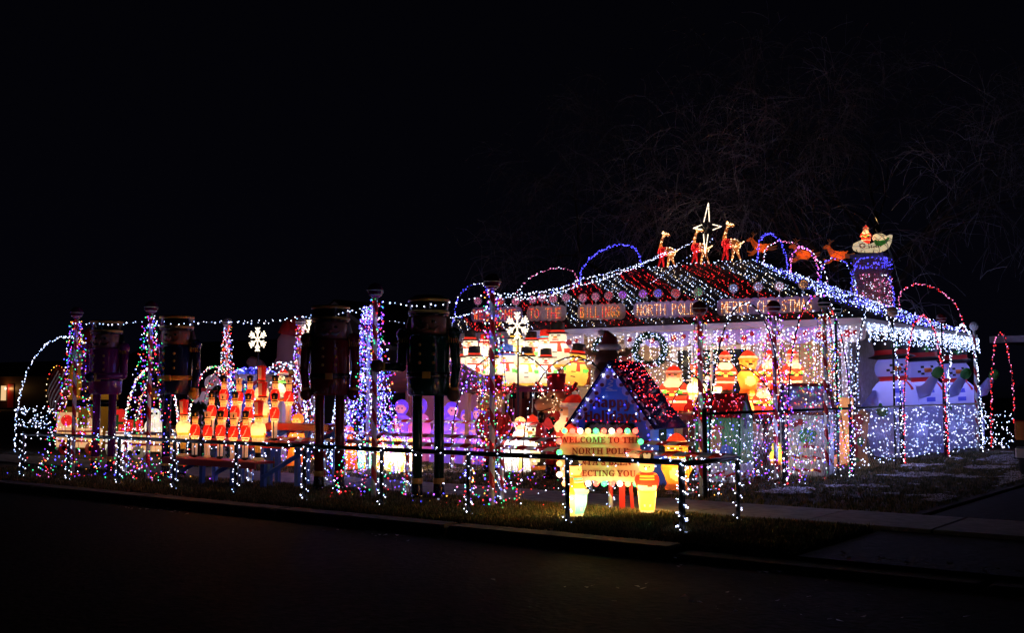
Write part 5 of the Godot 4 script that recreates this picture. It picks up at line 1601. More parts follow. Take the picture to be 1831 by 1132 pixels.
func build_front():
	rail("pipe_railing", "long dark pipe railing along the kerb wound with white bulbs", Vector3(-19.75, 0, -11.1), Vector3(-5.96, 0, -11.1), .79, 10, false, [0, 0, 8])
	rail("pipe_railing", "short dark pipe railing returning from the kerb at the right end", Vector3(-5.96, 0, -11.14), Vector3(-5.96, 0, -12.55), .77, 2, false, [0])
	rail("striped_railing", "red and white striped railing in front of the pavement", Vector3(-18.9, 0, -12.72), Vector3(-6.05, 0, -12.72), .78, 8, true, [0, 0, 8], "striped railings beside the pavement", false)
	rail("striped_railing", "red and white striped railing behind the pavement", Vector3(-20.5, 0, -14.75), Vector3(-7.75, 0, -14.85), .8, 8, true, [0, 8], "striped railings beside the pavement", false)
	rail("striped_railing", "red and white striped railing deep in the yard by the stable", Vector3(-16.4, 0, -17.6), Vector3(-11.4, 0, -17.6), .95, 4, true, [0, 5], "striped railings beside the pavement")
	# giants
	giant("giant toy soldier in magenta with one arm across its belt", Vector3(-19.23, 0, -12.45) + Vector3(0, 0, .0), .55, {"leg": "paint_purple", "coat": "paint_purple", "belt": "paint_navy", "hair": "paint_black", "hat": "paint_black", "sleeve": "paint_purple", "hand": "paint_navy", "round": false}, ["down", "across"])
	giant("giant toy soldier in navy blue with a gold trimmed hat", Vector3(-16.94, 0, -12.4), .5, {"leg": "paint_navy", "coat": "paint_navy", "belt": "paint_gold", "hair": "paint_brown", "hat": "paint_black", "sleeve": "paint_navy", "hand": "paint_gold", "round": false}, ["down", "down"])
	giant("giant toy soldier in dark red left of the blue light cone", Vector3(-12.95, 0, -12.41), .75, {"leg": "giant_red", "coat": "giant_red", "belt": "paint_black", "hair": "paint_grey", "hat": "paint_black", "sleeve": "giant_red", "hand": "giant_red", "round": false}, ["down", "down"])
	giant("giant toy soldier in dark green with one forearm held out", Vector3(-10.74, 0, -12.27), .62, {"leg": "paint_dark_green", "coat": "paint_dark_green", "belt": "paint_black", "hair": "paint_brown", "hat": "paint_black", "sleeve": "paint_dark_green", "hand": "paint_brown", "round": true}, ["out", "down"])
	welcome_sign()
	var dr := spec_drummer()
	mold("drummer", "drummer_figure", "glowing drummer boy in a red coat facing the street with a yellow drum", "drummer figure", .8, dr, Vector3(-7.226, 0, -12.54), .55, "glowing drummer boys beside the sign", .17, Color(1, .8, .45))
	mold("drummer", "drummer_figure", "glowing drummer boy turned sideways with a blue drum behind the railing", "drummer figure", .8, dr, Vector3(-7.741, 0, -11.61), 1.5, "glowing drummer boys beside the sign", .17, Color(1, .84, .5), {"shell_red": "shell_orange", "shell_yellow": "shell_teal", "shell_black": "shell_black"})
	for k in 2:
		var t: Node3D = get_node("drummer_figure_002" if k else "drummer_figure_001")
		var st := mb(true)
		prism(st, PackedVector2Array([Vector2(0, .68), Vector2(.045, .74), Vector2(.05, .78), Vector2(.025, .795), Vector2(0, .775), Vector2(-.025, .795), Vector2(-.05, .78), Vector2(-.045, .74)]), .095, .12)
		obj("plume", st, shellm("lit_plume", .95, .7, .35, 1.0, .75), t)
		st = mb()
		prism(st, ellipse(0, .008, .15, .008, 10), -.12, .14)
		obj("base", st, "paint_black", t)
	mold("bear", "bear_figure", "glowing teddy bear in a Santa hat and blue scarf behind the railing", "bear figure", .92, spec_bear(), Vector3(-8.519, 0, -15.73), .5, "", .22, Color(1, .76, .4))
	# the stand of toy soldiers
	var x0 := -16.37; var x1 := -13.93
	var t := thing("tiered_stand", "blue framed three tier stand with red shelves full of toy soldiers", "display stand")
	var tiers := [[x0, x1, .45, -11.95], [x0 + .55, x1 + .3, .76, -12.4], [x0 + .95, x1 + .72, 1.04, -12.85]]
	for q in tiers:
		planks("shelf", t, q[0], q[1], q[2], q[3] - .2, q[3] + .2, .2, "paint_red")
		var st := mb(); box(st, Vector3((q[0] + q[1]) * .5, q[2] - .06, q[3] + .21), Vector3(q[1] - q[0], .1, .025))
		obj("shelf_edge", st, "paint_red", t)
		for f in [0.02, .34, .67, .98]:
			st = mb(); box(st, Vector3(lerpf(q[0], q[1], f), (q[2] - .04) * .5, q[3]), Vector3(.09, q[2] - .04, .06))
			obj("leg", st, "paint_blue", t)
	for x in [x1 - .02, x0 + .3, (x0 + x1) * .5]:
		var st := mb(); bar(st, Vector3(x, .2, -11.9), Vector3(x + .74, .98, -12.95), .045, 4)
		obj("brace", st, "paint_blue", t)
	var so := spec_soldier()
	var nu := spec_nutcracker()
	var rows := [[-16.08, -15.76, -15.42, -15.08, -14.75, -14.44, -14.12], [-15.9, -15.59, -15.27, -14.92, -14.56, -14.25], [-16.14, -15.72, -15.42, -15.11, -14.76, -14.41]]
	var rn := ["front row", "middle row", "back row"]
	var cn := ["first", "second", "third", "fourth", "fifth", "sixth", "seventh"]
	for r in 3:
		for i in rows[r].size():
			var at := Vector3(rows[r][i], tiers[r][2], tiers[r][3])
			var lab: String = "%s from left in the %s of the stand" % [cn[i], rn[r]]
			if (r == 0 and (i == 0 or i == 6)) or (r > 0 and i == (4 if r == 1 else 3)):
				mold("nutcracker", "nutcracker_figure", "bright nutcracker in a tall red hat, %s in the %s of the stand" % [cn[i], rn[r]], "nutcracker figure", .95, nu, at, .9, "bright nutcrackers on the blue stand", .028 if r == 0 else .012, Color(1, .78, .4)).scale = Vector3(.66, 1.05, .66)
			else:
				var white: bool = [[2, 4], [1], [1, 5]][r].has(i)
				var s := mold("soldier", "toy_soldier", ("toy soldier in white hat, " if white else "toy soldier in black hat, ") + lab, "toy soldier", .76, so, at, .75 + .2 * sin(i * 2.1 + r), "toy soldiers on the blue stand", .011, Color(1, .66, .34), {"shell_black": "shell_cream", "shell_yellow": "shell_black"} if white else {})
				s.scale = Vector3(.6, 1.06 + .03 * sin(i * 3.0 + r), .6)

func welcome_sign():
	var c := Vector3(0, 0, 0)
	var at := Vector3(-7.656, 0, -12.71)
	var t := thing("welcome_sign", "cream wooden sign edged with fat coloured bulbs, red lettering", "sign", at, .56)
	var top := 1.039; var bot := 0.3721
	var w := 1.06; var h := top - bot
	var cy := (top + bot) * .5; var cx := -.33
	var st := mb()
	var poly := PackedVector2Array()
	for q in cloud(w - .12, h - .06): poly.append(q + Vector2(cx, cy))
	prism(st, poly, -.015, .015)
	obj("board", st, mat("sign_cream", .8, .66, .52, .6), t)
	st = mb()
	for y in 4:
		box(st, Vector3(-.0 , .15 + y * .0, -.04), Vector3(.001, .001, .001))
	st = mb()
	box(st, Vector3(-.04, bot * .5 + .1, -.045), Vector3(.08, bot + .2, .05)); box(st, Vector3(.08, bot * .5 + .1, -.06), Vector3(.045, bot + .2, .03), Basis(Vector3.BACK, .06))
	obj("post", st, "paint_red", t)
	var lines := ["WELCOME TO THE", "NORTH POLE", "SANTA'S BEEN", "EXPECTING YOU"]
	for i in 4:
		var L := text_mesh(lines[i], .112, .012, true)
		obj("lettering", L, "paint_dark_red", t, Vector3(cx, cy + h * .5 - .1 - i * (h - .12) / 3.7, .021))
	var cols := [3, 2, 1, 7, 3, 2, 1, 2]
	var rim := []
	for i in 10: rim.append([Vector3(cx - w * .5 + .06 + i * (w - .12) / 9.0, cy + h * .5 + .02, .03), cols[i % 8]])
	for i in 10: rim.append([Vector3(cx - w * .5 + .06 + i * (w - .12) / 9.0, cy - h * .5 - .01, .03), cols[(i + 3) % 8]])
	for i in 4:
		rim.append([Vector3(cx - w * .5 - .01, cy - h * .34 + i * h * .22, .03), cols[(i + 2) % 8]]); rim.append([Vector3(cx + w * .5 + .01, cy - h * .34 + i * h * .22, .03), cols[(i + 5) % 8]])
	var nm := {1: "warm", 2: "red", 3: "green", 7: "amber"}
	for q in rim:
		st = mb(true)
		lathe(st, [[0, -.04], [.03, -.03], [.04, 0], [.03, .045], [0, .075]], 8, Transform3D(Basis(Vector3.RIGHT, PI * .45), q[0]))
		obj("fat_bulb", st, {1: "fat_warm", 2: "fat_red", 3: "fat_green", 7: "fat_amber"}[q[1]], t)
	for i in [1, 4, 7, 12, 15, 18]:
		lamp_or_fill(t, rim[i][0] + Vector3(0, 0, .09), {1: Color(1, .8, .5), 2: Color(1, .3, .2), 3: Color(.4, 1, .5), 7: Color(1, .55, .25)}[rim[i][1]], .07, .03, 4.0)

# ------------------------------------------------------------ left part of the yard
func train_car(label: String, at: Vector3, kind: int):
	var t := thing("train_cutout", label, "train cutout", at, .45, "wooden train cutouts on the left lawn")
	var st := mb()
	var poly := PackedVector2Array([Vector2(-.55, .18), Vector2(.55, .18), Vector2(.6, .3), Vector2(.55, .62), Vector2(-.55, .62)])
	if kind == 0: poly = PackedVector2Array([Vector2(-.6, .18), Vector2(.6, .18), Vector2(.66, .4), Vector2(.6, .66), Vector2(.38, .66), Vector2(.4, .9), Vector2(.24, .9), Vector2(.26, .66), Vector2(-.05, .66), Vector2(-.05, 1.05), Vector2(-.6, 1.05)])
	prism(st, poly, -.02, .02)
	obj("car_body", st, ["lit_cream", "lit_white", "lit_cream"][kind], t)
	for x in [-.36, .36]:
		st = mb(); prism(st, ellipse(x, .16, .16, .16, 18), .022, .045)
		var wh := obj("wheel", st, "paint_red" if kind == 0 else "paint_white", t)
		st = mb(); prism(st, ellipse(x, .16, .06, .06, 12), .047, .06)
		obj("hub", st, "paint_black", wh)
	st = mb(); box(st, Vector3(0, .34, .03), Vector3(1.1, .05, .02)); box(st, Vector3(0, .58, .03), Vector3(1.1, .04, .02))
	obj("trim", st, "paint_red", t)
	st = mb()
	if kind == 0: prism(st, ellipse(-.32, .85, .16, .14, 14), .022, .04); prism(st, ellipse(.1, .5, .12, .1, 12), .022, .042)
	elif kind == 1:
		box(st, Vector3(-.25, .82, 0), Vector3(.34, .4, .03)); box(st, Vector3(.2, .76, 0), Vector3(.4, .28, .03)); prism(st, ellipse(-.33, 1.08, .1, .08, 10), -.015, .015); prism(st, ellipse(-.17, 1.08, .1, .08, 10), -.015, .015)
	else: prism(st, ellipse(0, .74, .24, .22, 16), -.015, .015); prism(st, ellipse(0, 1.02, .17, .16, 16), -.013, .017)
	obj(["window", "present", "snowman"][kind], st, ["lit_red", "lit_red", "lit_white"][kind], t)
	st = mb()
	if kind == 1: box(st, Vector3(-.25, .82, .022), Vector3(.06, .4, .01)); box(st, Vector3(.2, .76, .022), Vector3(.06, .28, .01)); box(st, Vector3(-.25, .82, .024), Vector3(.34, .06, .01))
	else: prism(st, ellipse(-.05, 1.06 if kind == 2 else .9, .03, .03, 8), .02, .03); prism(st, ellipse(.07, 1.06 if kind == 2 else .88, .03, .03, 8), .02, .03)
	obj("ribbon" if kind == 1 else "face", st, "paint_green" if kind == 1 else "paint_black", t)
	lamp_or_fill(t, Vector3(0, .3, .5), Color(1, .9, .7), .06)
	bulbs(t, along([Vector3(-.6, .15, .08), Vector3(-.6, .7, .08), Vector3(.6, .7, .08), Vector3(.6, .15, .08)], .09, .03), [0, 1], .018)

func build_left_yard():
	shellm("lit_cream", .9, .62, .35, 1.0, .7)
	shellm("lit_white", .9, .85, .75, 1.0, .9)
	shellm("lit_red", .75, .04, .03, 1.0, .6)
	var mg := "walk arches in the left yard"
	var g := Vector3(-27.7, 0, -15.34)
	var t := hoop("light_hoop", "huge white lit hoop at the far left end of the yard", g, g + Vector3(4.2, 0, -.2), 2.95, [0, 0, 8], "", .075, .022)
	for q in [[-24.16, -22.09, 2.15, "white and red lit arch between the purple and navy giant soldiers", [0, 1, 2, 0]], [-21.65, -19.84, 2.15, "multicoloured lit arch above the left half of the soldier stand", [0, 2, 3, 1, 6]], [-19.38, -17.64, 2.2, "white lit arch above the right half of the soldier stand", [0, 0, 8, 2]], [-16.84, -15.7, 2.0, "white lit arch behind the green giant soldier's raised hand", [0, 0, 8]]]:
		t = hoop("walk_arch", q[3], Vector3(q[0], 0, -16.2), Vector3(q[1], 0, -16.3), q[2], q[4], mg, .035, .024)
		var extra := []
		var path := hoop_path(Vector3(0, 0, -.35), Vector3(q[1] - q[0], 0, -.35), q[2])
		extra.append_array(along(path, .04, .08))
		bulbs(t, extra, q[4], .023)
		var st := mb(true); tube(st, path, .014, 6); obj("hoop", st, "galvanised", t)
	# slim light trees
	for q in [[405, 572, 16.8, "slim cone of coloured bulbs behind the soldier stand, left of the snowflake"], [537, 576, 16.8, "slim cone of coloured bulbs right of the glowing snowflake"]]: pass
	light_cone("slim cone of coloured bulbs behind the soldier stand, left of the snowflake", Vector3(-21.27, 0, -17), 3.18, .42, .05, 12, [0, 2, 4, 7, 2, 8], .06, .019)
	light_cone("slim cone of coloured bulbs right of the glowing snowflake", Vector3(-18.7, 0, -17), 3.087, .42, .06, 12, [0, 5, 4, 2, 7, 8], .06, .019)
	striped_pole("slim striped pole inside the cone left of the snowflake", Vector3(-21.27, 0, -17), 3.126, [], "paint_grey")
	striped_pole("slim striped pole inside the cone right of the snowflake", Vector3(-18.7, 0, -17), 3.036, [], "paint_grey")
	var bc := Vector3(-14.83, 0, -15.2)
	light_cone("big dense blue and white light cone beside the red giant soldier", bc, 3.171, .78, .07, 40, [4, 4, 0, 5, 4, 8], .065, .02)
	t = thing("cone_pole", "white pole with a purple bowl top inside the big blue light cone", "pole", bc)
	var st := mb(true); bar(st, Vector3.ZERO, Vector3(0, 2.75, 0), .035, 8)
	obj("pole", st, "paint_white", t)
	st = mb(true); lathe(st, [[0, 2.72], [.1, 2.74], [.15, 2.82], [.16, 2.86], [0, 2.84]], 14)
	obj("top_bowl", st, "paint_purple", t)
	# snowflakes on poles
	snowflake("glowing rope light snowflake high above the soldier stand", Vector3(-19.69, 2.758, -16.6), .54, 16)
	snowflake("glowing rope light snowflake half hidden by the red giant soldier", Vector3(-18.65, 2.941, -17.2), .5, 16)
	# igloo with a blue net
	var ix := -21.81
	t = thing("blue_tent", "blue dome tent draped with blue and white net lights", "tent", Vector3(ix, 0, -18.3), .4)
	st = mb(true)
	lathe(st, [[1.2, 0], [1.2, .6], [1.1, 1.2], [.8, 1.75], [.4, 2.05], [0, 2.15]], 24)
	obj("dome", st, "paint_blue", t)
	st = mb(); prism(st, ellipse(0, .55, .42, .6, 18), 1.17, 1.22)
	obj("doorway", st, "paint_navy", t)
	for k in 6:
		st = mb(true)
		var rib := []
		for q in [[1.21, 0], [1.21, .6], [1.11, 1.2], [.81, 1.76], [.41, 2.06], [0, 2.17]]: rib.append(Vector3(sin(TAU * k / 6 + .3) * q[0], q[1], cos(TAU * k / 6 + .3) * q[0]))
		tube(st, rib, .02, 6)
		obj("seam", st, "paint_lavender", t)
	var pts := []
	for i in 330:
		var a := rng.randf_range(-1.6, 1.9); var e := rng.randf_range(.1, 1.45)
		pts.append(Vector3(sin(a) * 1.22 * cos(e * .95), .35 + sin(e) * 1.83, cos(a) * 1.22 * cos(e * .95)))
	bulbs(t, pts, [4, 4, 4, 8], .025)
	lamp_or_fill(t, Vector3(.3, 1.5, 1.7), Color(.35, .35, 1.0), .12, .05, 4.0)  # blue fill added to brighten the dome
	# waving snowman cutout
	t = thing("snowman_cutout", "white snowman cutout with raised arms left of the blue tent", "snowman cutout", Vector3(-22.22, 0, -17.2), .5)
	st = mb(); prism(st, ellipse(0, .8, .36, .42, 18), -.02, .02); prism(st, ellipse(.04, 1.36, .25, .28, 18), -.018, .022); prism(st, ellipse(.12, 1.78, .2, .2, 18), -.02, .02)
	prism(st, PackedVector2Array([Vector2(.25, 1.4), Vector2(.6, 1.75), Vector2(.66, 1.68), Vector2(.3, 1.28)]), -.016, .016); prism(st, PackedVector2Array([Vector2(-.2, 1.4), Vector2(-.3, 1.28), Vector2(-.62, 1.55), Vector2(-.56, 1.64)]), -.016, .016)
	obj("board", st, "fleece_white", t)
	st = mb(); prism(st, PackedVector2Array([Vector2(-.16, 1.58), Vector2(.3, 1.52), Vector2(.3, 1.6), Vector2(-.14, 1.66)]), .024, .035); prism(st, PackedVector2Array([Vector2(.08, 1.55), Vector2(.18, 1.55), Vector2(.22, 1.28), Vector2(.1, 1.28)]), .024, .036)
	obj("scarf", st, "paint_red", t)
	st = mb(); prism(st, ellipse(.06, 1.82, .025, .03, 8), .024, .034); prism(st, ellipse(.18, 1.82, .025, .03, 8), .024, .034)
	obj("eye", st, "paint_black", t)
	st = mb(); prism(st, ellipse(.12, 1.74, .06, .04, 8), .024, .04)
	obj("nose", st, "paint_orange", t)
	st = mb(); box(st, Vector3(0, .3, -.04), Vector3(.05, .6, .04))
	obj("stake", st, "plywood", t)
	# dark cone shrubs wrapped as trees behind the stand
	for q in [[372, 18, 1.65, "dark green artificial tree behind the stand, left one"], [389, 17.6, 1.9, "dark green artificial tree behind the stand, taller one"]]: pass
	small_tree("dark artificial tree behind the left end of the soldier stand", Vector3(-19.87, 0, -15.2), 1.35)
	small_tree("taller dark artificial tree behind the left end of the soldier stand", Vector3(-19.84, 0, -15.6), 1.75)
	# striped present column and pink inflatable
	t = thing("striped_gift_box", "tall gift box with slanting green white and red stripes", "gift box", Vector3(-21.44, 0, -18.2), .2)
	st = mb(); soft_box(st, Vector3(0, 1.0, 0), Vector3(.95, 2.0, .95), .03)
	obj("box", st, "paint_white", t)
	for f in 2:
		for k in 9:
			st = mb()
			var y := -.25 + k * .27
			var a := Vector2(-.47, clampf(y, .02, 1.96)); var b := Vector2(.47, clampf(y + .5, .02, 1.96))
			var c := Vector2(.47, clampf(y + .63, .02, 1.96)); var d := Vector2(-.47, clampf(y + .13, .02, 1.96))
			if c.y - b.y < .02 or d.y - a.y < .02: continue
			prism(st, PackedVector2Array([a, b, c, d]), .478, .49, Transform3D(Basis(Vector3.UP, f * PI / 2), Vector3.ZERO))
			obj("stripe", st, "paint_green" if k % 2 else "paint_red", t)
	t = thing("pink_inflatable", "pale pink inflatable figure in a red hat rising behind the right arch", "inflatable figure", Vector3(-21.87, 0, -19.5), .4)
	st = mb(true)
	tube(st, [Vector3(0, 0, 0), Vector3(0, .3, 0), Vector3(0, 1.2, 0), Vector3(0, 1.9, 0), Vector3(.08, 2.4, 0), Vector3(.12, 2.9, 0), Vector3(.12, 3.1, 0)], [.5, .75, .8, .6, .4, .42, .3], 18)
	obj("body", st, "nylon_pink", t)
	st = mb(true); tube(st, [Vector3(-.5, 1.7, .1), Vector3(-.85, 2.25, .15), Vector3(-1.05, 2.4, .15)], [.25, .2, .12], 12); tube(st, [Vector3(.5, 1.7, .1), Vector3(.8, 1.4, .25)], [.25, .18], 12)
	obj("arm", st, "nylon_pink", t)
	st = mb(true); tube(st, [Vector3(.12, 3.02, 0), Vector3(.16, 3.25, 0), Vector3(.32, 3.4, 0), Vector3(.42, 3.38, 0)], [.42, .34, .18, .08], 14)
	obj("hat", st, "nylon_red", t)
	t = thing("red_inflatable", "round red inflatable ornament glowing beside the pink one", "inflatable ornament", Vector3(-19.74, 0, -17.7), .4)
	st = mb(true); ball(st, Vector3(0, 1.5, 0), Vector3(.42, .5, .42), 18); tube(st, [Vector3(0, 0, 0), Vector3(0, 1.1, 0)], [.25, .12], 12)
	obj("bag", st, "nylon_red", t)
	st = mb(true); lathe(st, [[.1, 1.97], [.1, 2.06], [0, 2.08]], 12)
	obj("cap", st, "paint_gold", t)
	pts = []
	for i in 50:
		var a := rng.randf() * TAU; var e := rng.randf_range(-1.2, 1.2)
		pts.append(Vector3(sin(a) * .45 * cos(e), 1.5 + sin(e) * .52, cos(a) * .45 * cos(e)))
	bulbs(t, pts, [2, 2, 7, 0, 4], .018)
	mold("penguin", "penguin_figure", "small glowing penguin with a red hat under the right arch of the left yard", "penguin figure", .75, spec_penguin(), Vector3(-19.16, 1.35, -16.9), .4, "", .15)
	t = thing("penguin_stand", "white post carrying the small glowing penguin", "stand", Vector3(-19.16, 0, -16.9))
	st = mb(); box(st, Vector3(0, .66, 0), Vector3(.14, 1.3, .14)); box(st, Vector3(0, 1.33, 0), Vector3(.5, .04, .5))
	obj("post", st, "paint_white", t)
	# yellow inflatable with a red cap
	t = thing("yellow_inflatable", "tall yellow inflatable elf in a red cap behind the purple giant soldier", "inflatable figure", Vector3(-27.64, 0, -17.5), .4)
	st = mb(true); lathe(st, [[0, 0], [.55, .02], [.72, .3], [.7, 1.2], [.62, 2.1], [.52, 2.42]], 22)
	obj("robe", st, "nylon_yellow", t)
	st = mb(true); lathe(st, [[.7, 1.15], [.74, 1.18], [.73, 1.32], [.68, 1.35]], 22)
	obj("belt", st, "paint_black", t)
	st = mb(true); lathe(st, [[.52, 2.38], [.6, 2.42], [.62, 2.55], [.56, 2.68], [.5, 2.7]], 22)
	obj("cap_trim", st, "nylon_white", t)
	st = mb(true); tube(st, [Vector3(0, 2.66, 0), Vector3(.02, 2.95, 0), Vector3(.1, 3.12, 0), Vector3(.25, 3.15, 0), Vector3(.42, 3.02, 0)], [.55, .45, .32, .2, .1], 18)
	obj("cap", st, "nylon_red", t)
	lamp_or_fill(t, Vector3(0, 1.6, 0), Color(1, .85, .6), .12)
	# swirl candy
	t = thing("striped_candy", "large red striped candy decoration at the far left outlined with bulbs", "candy decoration", Vector3(-27.64, 0, -16.5), .4)
	st = mb(true); ball(st, Vector3(0, 1.6, 0), Vector3(.3, .62, .16), 20)
	obj("candy", st, "paint_dark_red", t)
	for k in 5:
		st = mb(true)
		var pth := []
		for i in 9:
			var u := -1.0 + i * .25
			var yy := u * .5 + (k - 2) * .2
			if absf(yy) > .56: continue
			var ww := .3 * sqrt(1.0 - pow(yy / .62, 2.0))
			pth.append(Vector3(u * ww, 1.6 + yy, .165 * sqrt(maxf(0.02, 1.0 - u * u)) * sqrt(1.0 - pow(yy / .62, 2.0)) + .005))
		if pth.size() > 2:
			tube(st, pth, .02, 5); obj("stripe", st, "paint_white", t)
	st = mb(); bar(st, Vector3.ZERO, Vector3(0, 1.1, 0), .03, 8)
	obj("stick", st, "paint_white", t)
	pts = []
	for i in 26: pts.append(Vector3(cos(TAU * i / 26) * .34, 1.6 + sin(TAU * i / 26) * .66, .06))
	bulbs(t, pts, [1, 7, 2], .02)
	# train
	train_car("glowing train engine cutout with a big red wheel at the far left", Vector3(-25.17, 0, -15.6), 0)
	train_car("glowing train car cutout loaded with wrapped presents", Vector3(-23.14, 0, -15.6), 1)
	train_car("glowing train car cutout carrying a snowman behind the navy giant soldier", Vector3(-22.09, 0, -15.6), 2)
	# candle soldiers and lights right of the stand
	mold("robed", "angel_figure", "orange glowing angel behind the red giant soldier's hand", "angel figure", .8, spec_robed(), Vector3(-17.65, .0, -16.0), .4, "", .2, Color(1, .6, .3), {"shell_white": "shell_orange"}).scale = Vector3.ONE * 1.4
	mold("robed", "angel_figure", "orange glowing angel low between the red giant soldier's legs", "angel figure", .8, spec_robed(), Vector3(-16.03, .0, -15.9), .4, "", .15, Color(1, .5, .25), {"shell_white": "shell_orange"}).scale = Vector3.ONE * 1.1
	# string lights over the yard
	var sg := "white string lights swung over the yard"
	for q in [["white string lights running from the left pole to the pole by the blue cone", [Vector3(-19.54, 2.909, -12), Vector3(-17.2, 2.874, -12), Vector3(-15.67, 2.821, -12.5), Vector3(-13.73, 2.803, -12.5), Vector3(-11.59, 2.903, -12)], .06, .15], ["second white string lights drooping over the soldier stand", [Vector3(-17.45, 2.914, -12.2), Vector3(-17.3, 2.947, -14), Vector3(-15.3, 2.966, -14), Vector3(-12.58, 2.931, -13)], .03, .2], ["white string lights from the blue cone pole to the pole by the green giant", [Vector3(-11.56, 2.944, -12), Vector3(-9.344, 2.945, -12)], .12, .12], ["lower white string lights running behind the green giant's head", [Vector3(-18.92, 3.349, -20), Vector3(-17.63, 3.272, -20), Vector3(-12.46, 3.124, -16)], .05, .16], ["upper white string lights rising from the pole to the star on the roof", [Vector3(-9.305, 2.935, -12), Vector3(-11.8, 3.764, -18), Vector3(-14.55, 5.822, -28)], .1, .17], ["middle white string lights rising from the pole to the giraffes", [Vector3(-9.305, 2.889, -12), Vector3(-11.93, 3.639, -18), Vector3(-15.45, 5.603, -28)], .1, .17], ["bluish white string lights climbing the roof to the foot of the star", [Vector3(-14.64, 4.428, -25.6), Vector3(-14.79, 5.194, -27.6), Vector3(-13.88, 5.895, -28)], .02, .13]]:
		var a: Array = q[1]
		t = thing("string_lights", q[0], "string lights", a[0], 0, sg)
		var path := []
		for i in a.size() - 1: path.append_array(swag(a[i] - a[0], a[i + 1] - a[0], q[2], 12))
		bulbs(t, along(path, q[3], .02), [0, 0, 8], .019)
		wire(t, [path])
	t = thing("net_lights", "scattered white net lights on the fence at the far left", "net lights")
	bulbs(t, scatter(Vector3(-27.66, 1.192, -15.3), Vector3(1.9, 0, 0), Vector3(0, -.55, .0), 90, .1), [0, 0, 8], .022)
	# low ground stakes of lights on the strip
	for q in [[Vector3(-19.07, 0, -11.53), "left of the purple giant soldier"], [Vector3(-17.18, 0, -11.99), "right of the purple giant soldier"], [Vector3(-12.18, 0, -12.28), "in front of the blue light cone"], [Vector3(-9.864, 0, -12.14), "right of the green giant soldier"], [Vector3(-10.4, 0, -14.08), "in front of the snowman stage"]]:
		t = thing("ground_lights", "loose tangle of coloured bulbs on the grass " + q[1], "ground lights", q[0], 0, "coloured bulbs lying on the grass strip")
		pts = []
		for i in 48: pts.append(Vector3(rng.randfn(0, .5), maxf(.03, .45 * pow(rng.randf(), 1.6)), rng.randf_range(-.35, .45)))
		bulbs(t, pts, MULTI, .017)

func small_tree(label: String, at: Vector3, h: float):
	var t := thing("small_tree", label, "artificial tree", at)
	var st := mb()
	for i in 260:
		var f := rng.randf(); var a := rng.randf() * TAU
		var r := (1.0 - f) * h * .24 + .02
		var c := Vector3(cos(a) * r * .75, f * h * .92 + .1, sin(a) * r * .75)
		var d := Vector3(cos(a), -.35, sin(a)) * .16
		var s := Vector3(-sin(a), .2, cos(a)) * .03
		tri(st, c - s, c + s, c + d, Vector3.UP); tri(st, c - Vector3(0, .03, 0), c + Vector3(0, .03, 0), c + d, s)
	var o := obj("crown", st, "garland", t); o.set_meta("kind", "stuff")
	st = mb(); bar(st, Vector3.ZERO, Vector3(0, h * .9, 0), .025, 6)
	obj("trunk", st, "bark", t)

# ------------------------------------------------------------ side yard with the inflatable snowmen
func big_snowman() -> Dictionary:
	return {"rows": [[0, .1, .1], [.01, .17, .17], [.08, .2, .2], [.18, .212, .21], [.28, .205, .2], [.36, .172, .17], [.4, .168, .165], [.46, .174, .17], [.52, .155, .15], [.56, .12, .12], [.583, .088, .088], [.6, .108, .108], [.63, .126, .125], [.665, .131, .13], [.7, .124, .122], [.735, .1, .1], [.74, .18, .17], [.76, .175, .165], [.77, .115, .115, -.01], [.94, .14, .135, -.025], [.985, .12, .115, -.03], [1, 0, 0, -.03]], "nv": 56, "lamp_or_fill": .5,
		"bumps": [[.66, 2, .016, 11, .05]],
		"paint": [["body", "nylon_white", .3, 0, .3, 181, "box"], ["head", "nylon_white", .67, 0, .09, 181, "box"], ["hat", "nylon_black", .87, 0, .135, 181, "box"], ["hat_band", "nylon_red", .785, 0, .016, 181, "box"], ["holly", "nylon_green", .83, 5, .02, 16, "round"], ["scarf", "nylon_red", .585, 0, .014, 181, "box"], ["scarf", "nylon_red", .54, 38, .04, 9, "box"],
			["eye", "nylon_black", .69, 20, .013, 7, "round"], ["eye", "nylon_black", .69, -20, .013, 7, "round"], ["nose", "nylon_orange", .66, 2, .016, 11, "round"], ["button", "nylon_blue", .5, 0, .017, 9, "round"], ["button", "nylon_blue", .43, 0, .017, 9, "round"],
			["mouth", "nylon_black", .645, -30, .008, 5, "round"], ["mouth", "nylon_black", .632, -20, .008, 5, "round"], ["mouth", "nylon_black", .626, -8, .008, 5, "round"], ["mouth", "nylon_black", .626, 8, .008, 5, "round"], ["mouth", "nylon_black", .632, 20, .008, 5, "round"], ["mouth", "nylon_black", .645, 30, .008, 5, "round"]]}

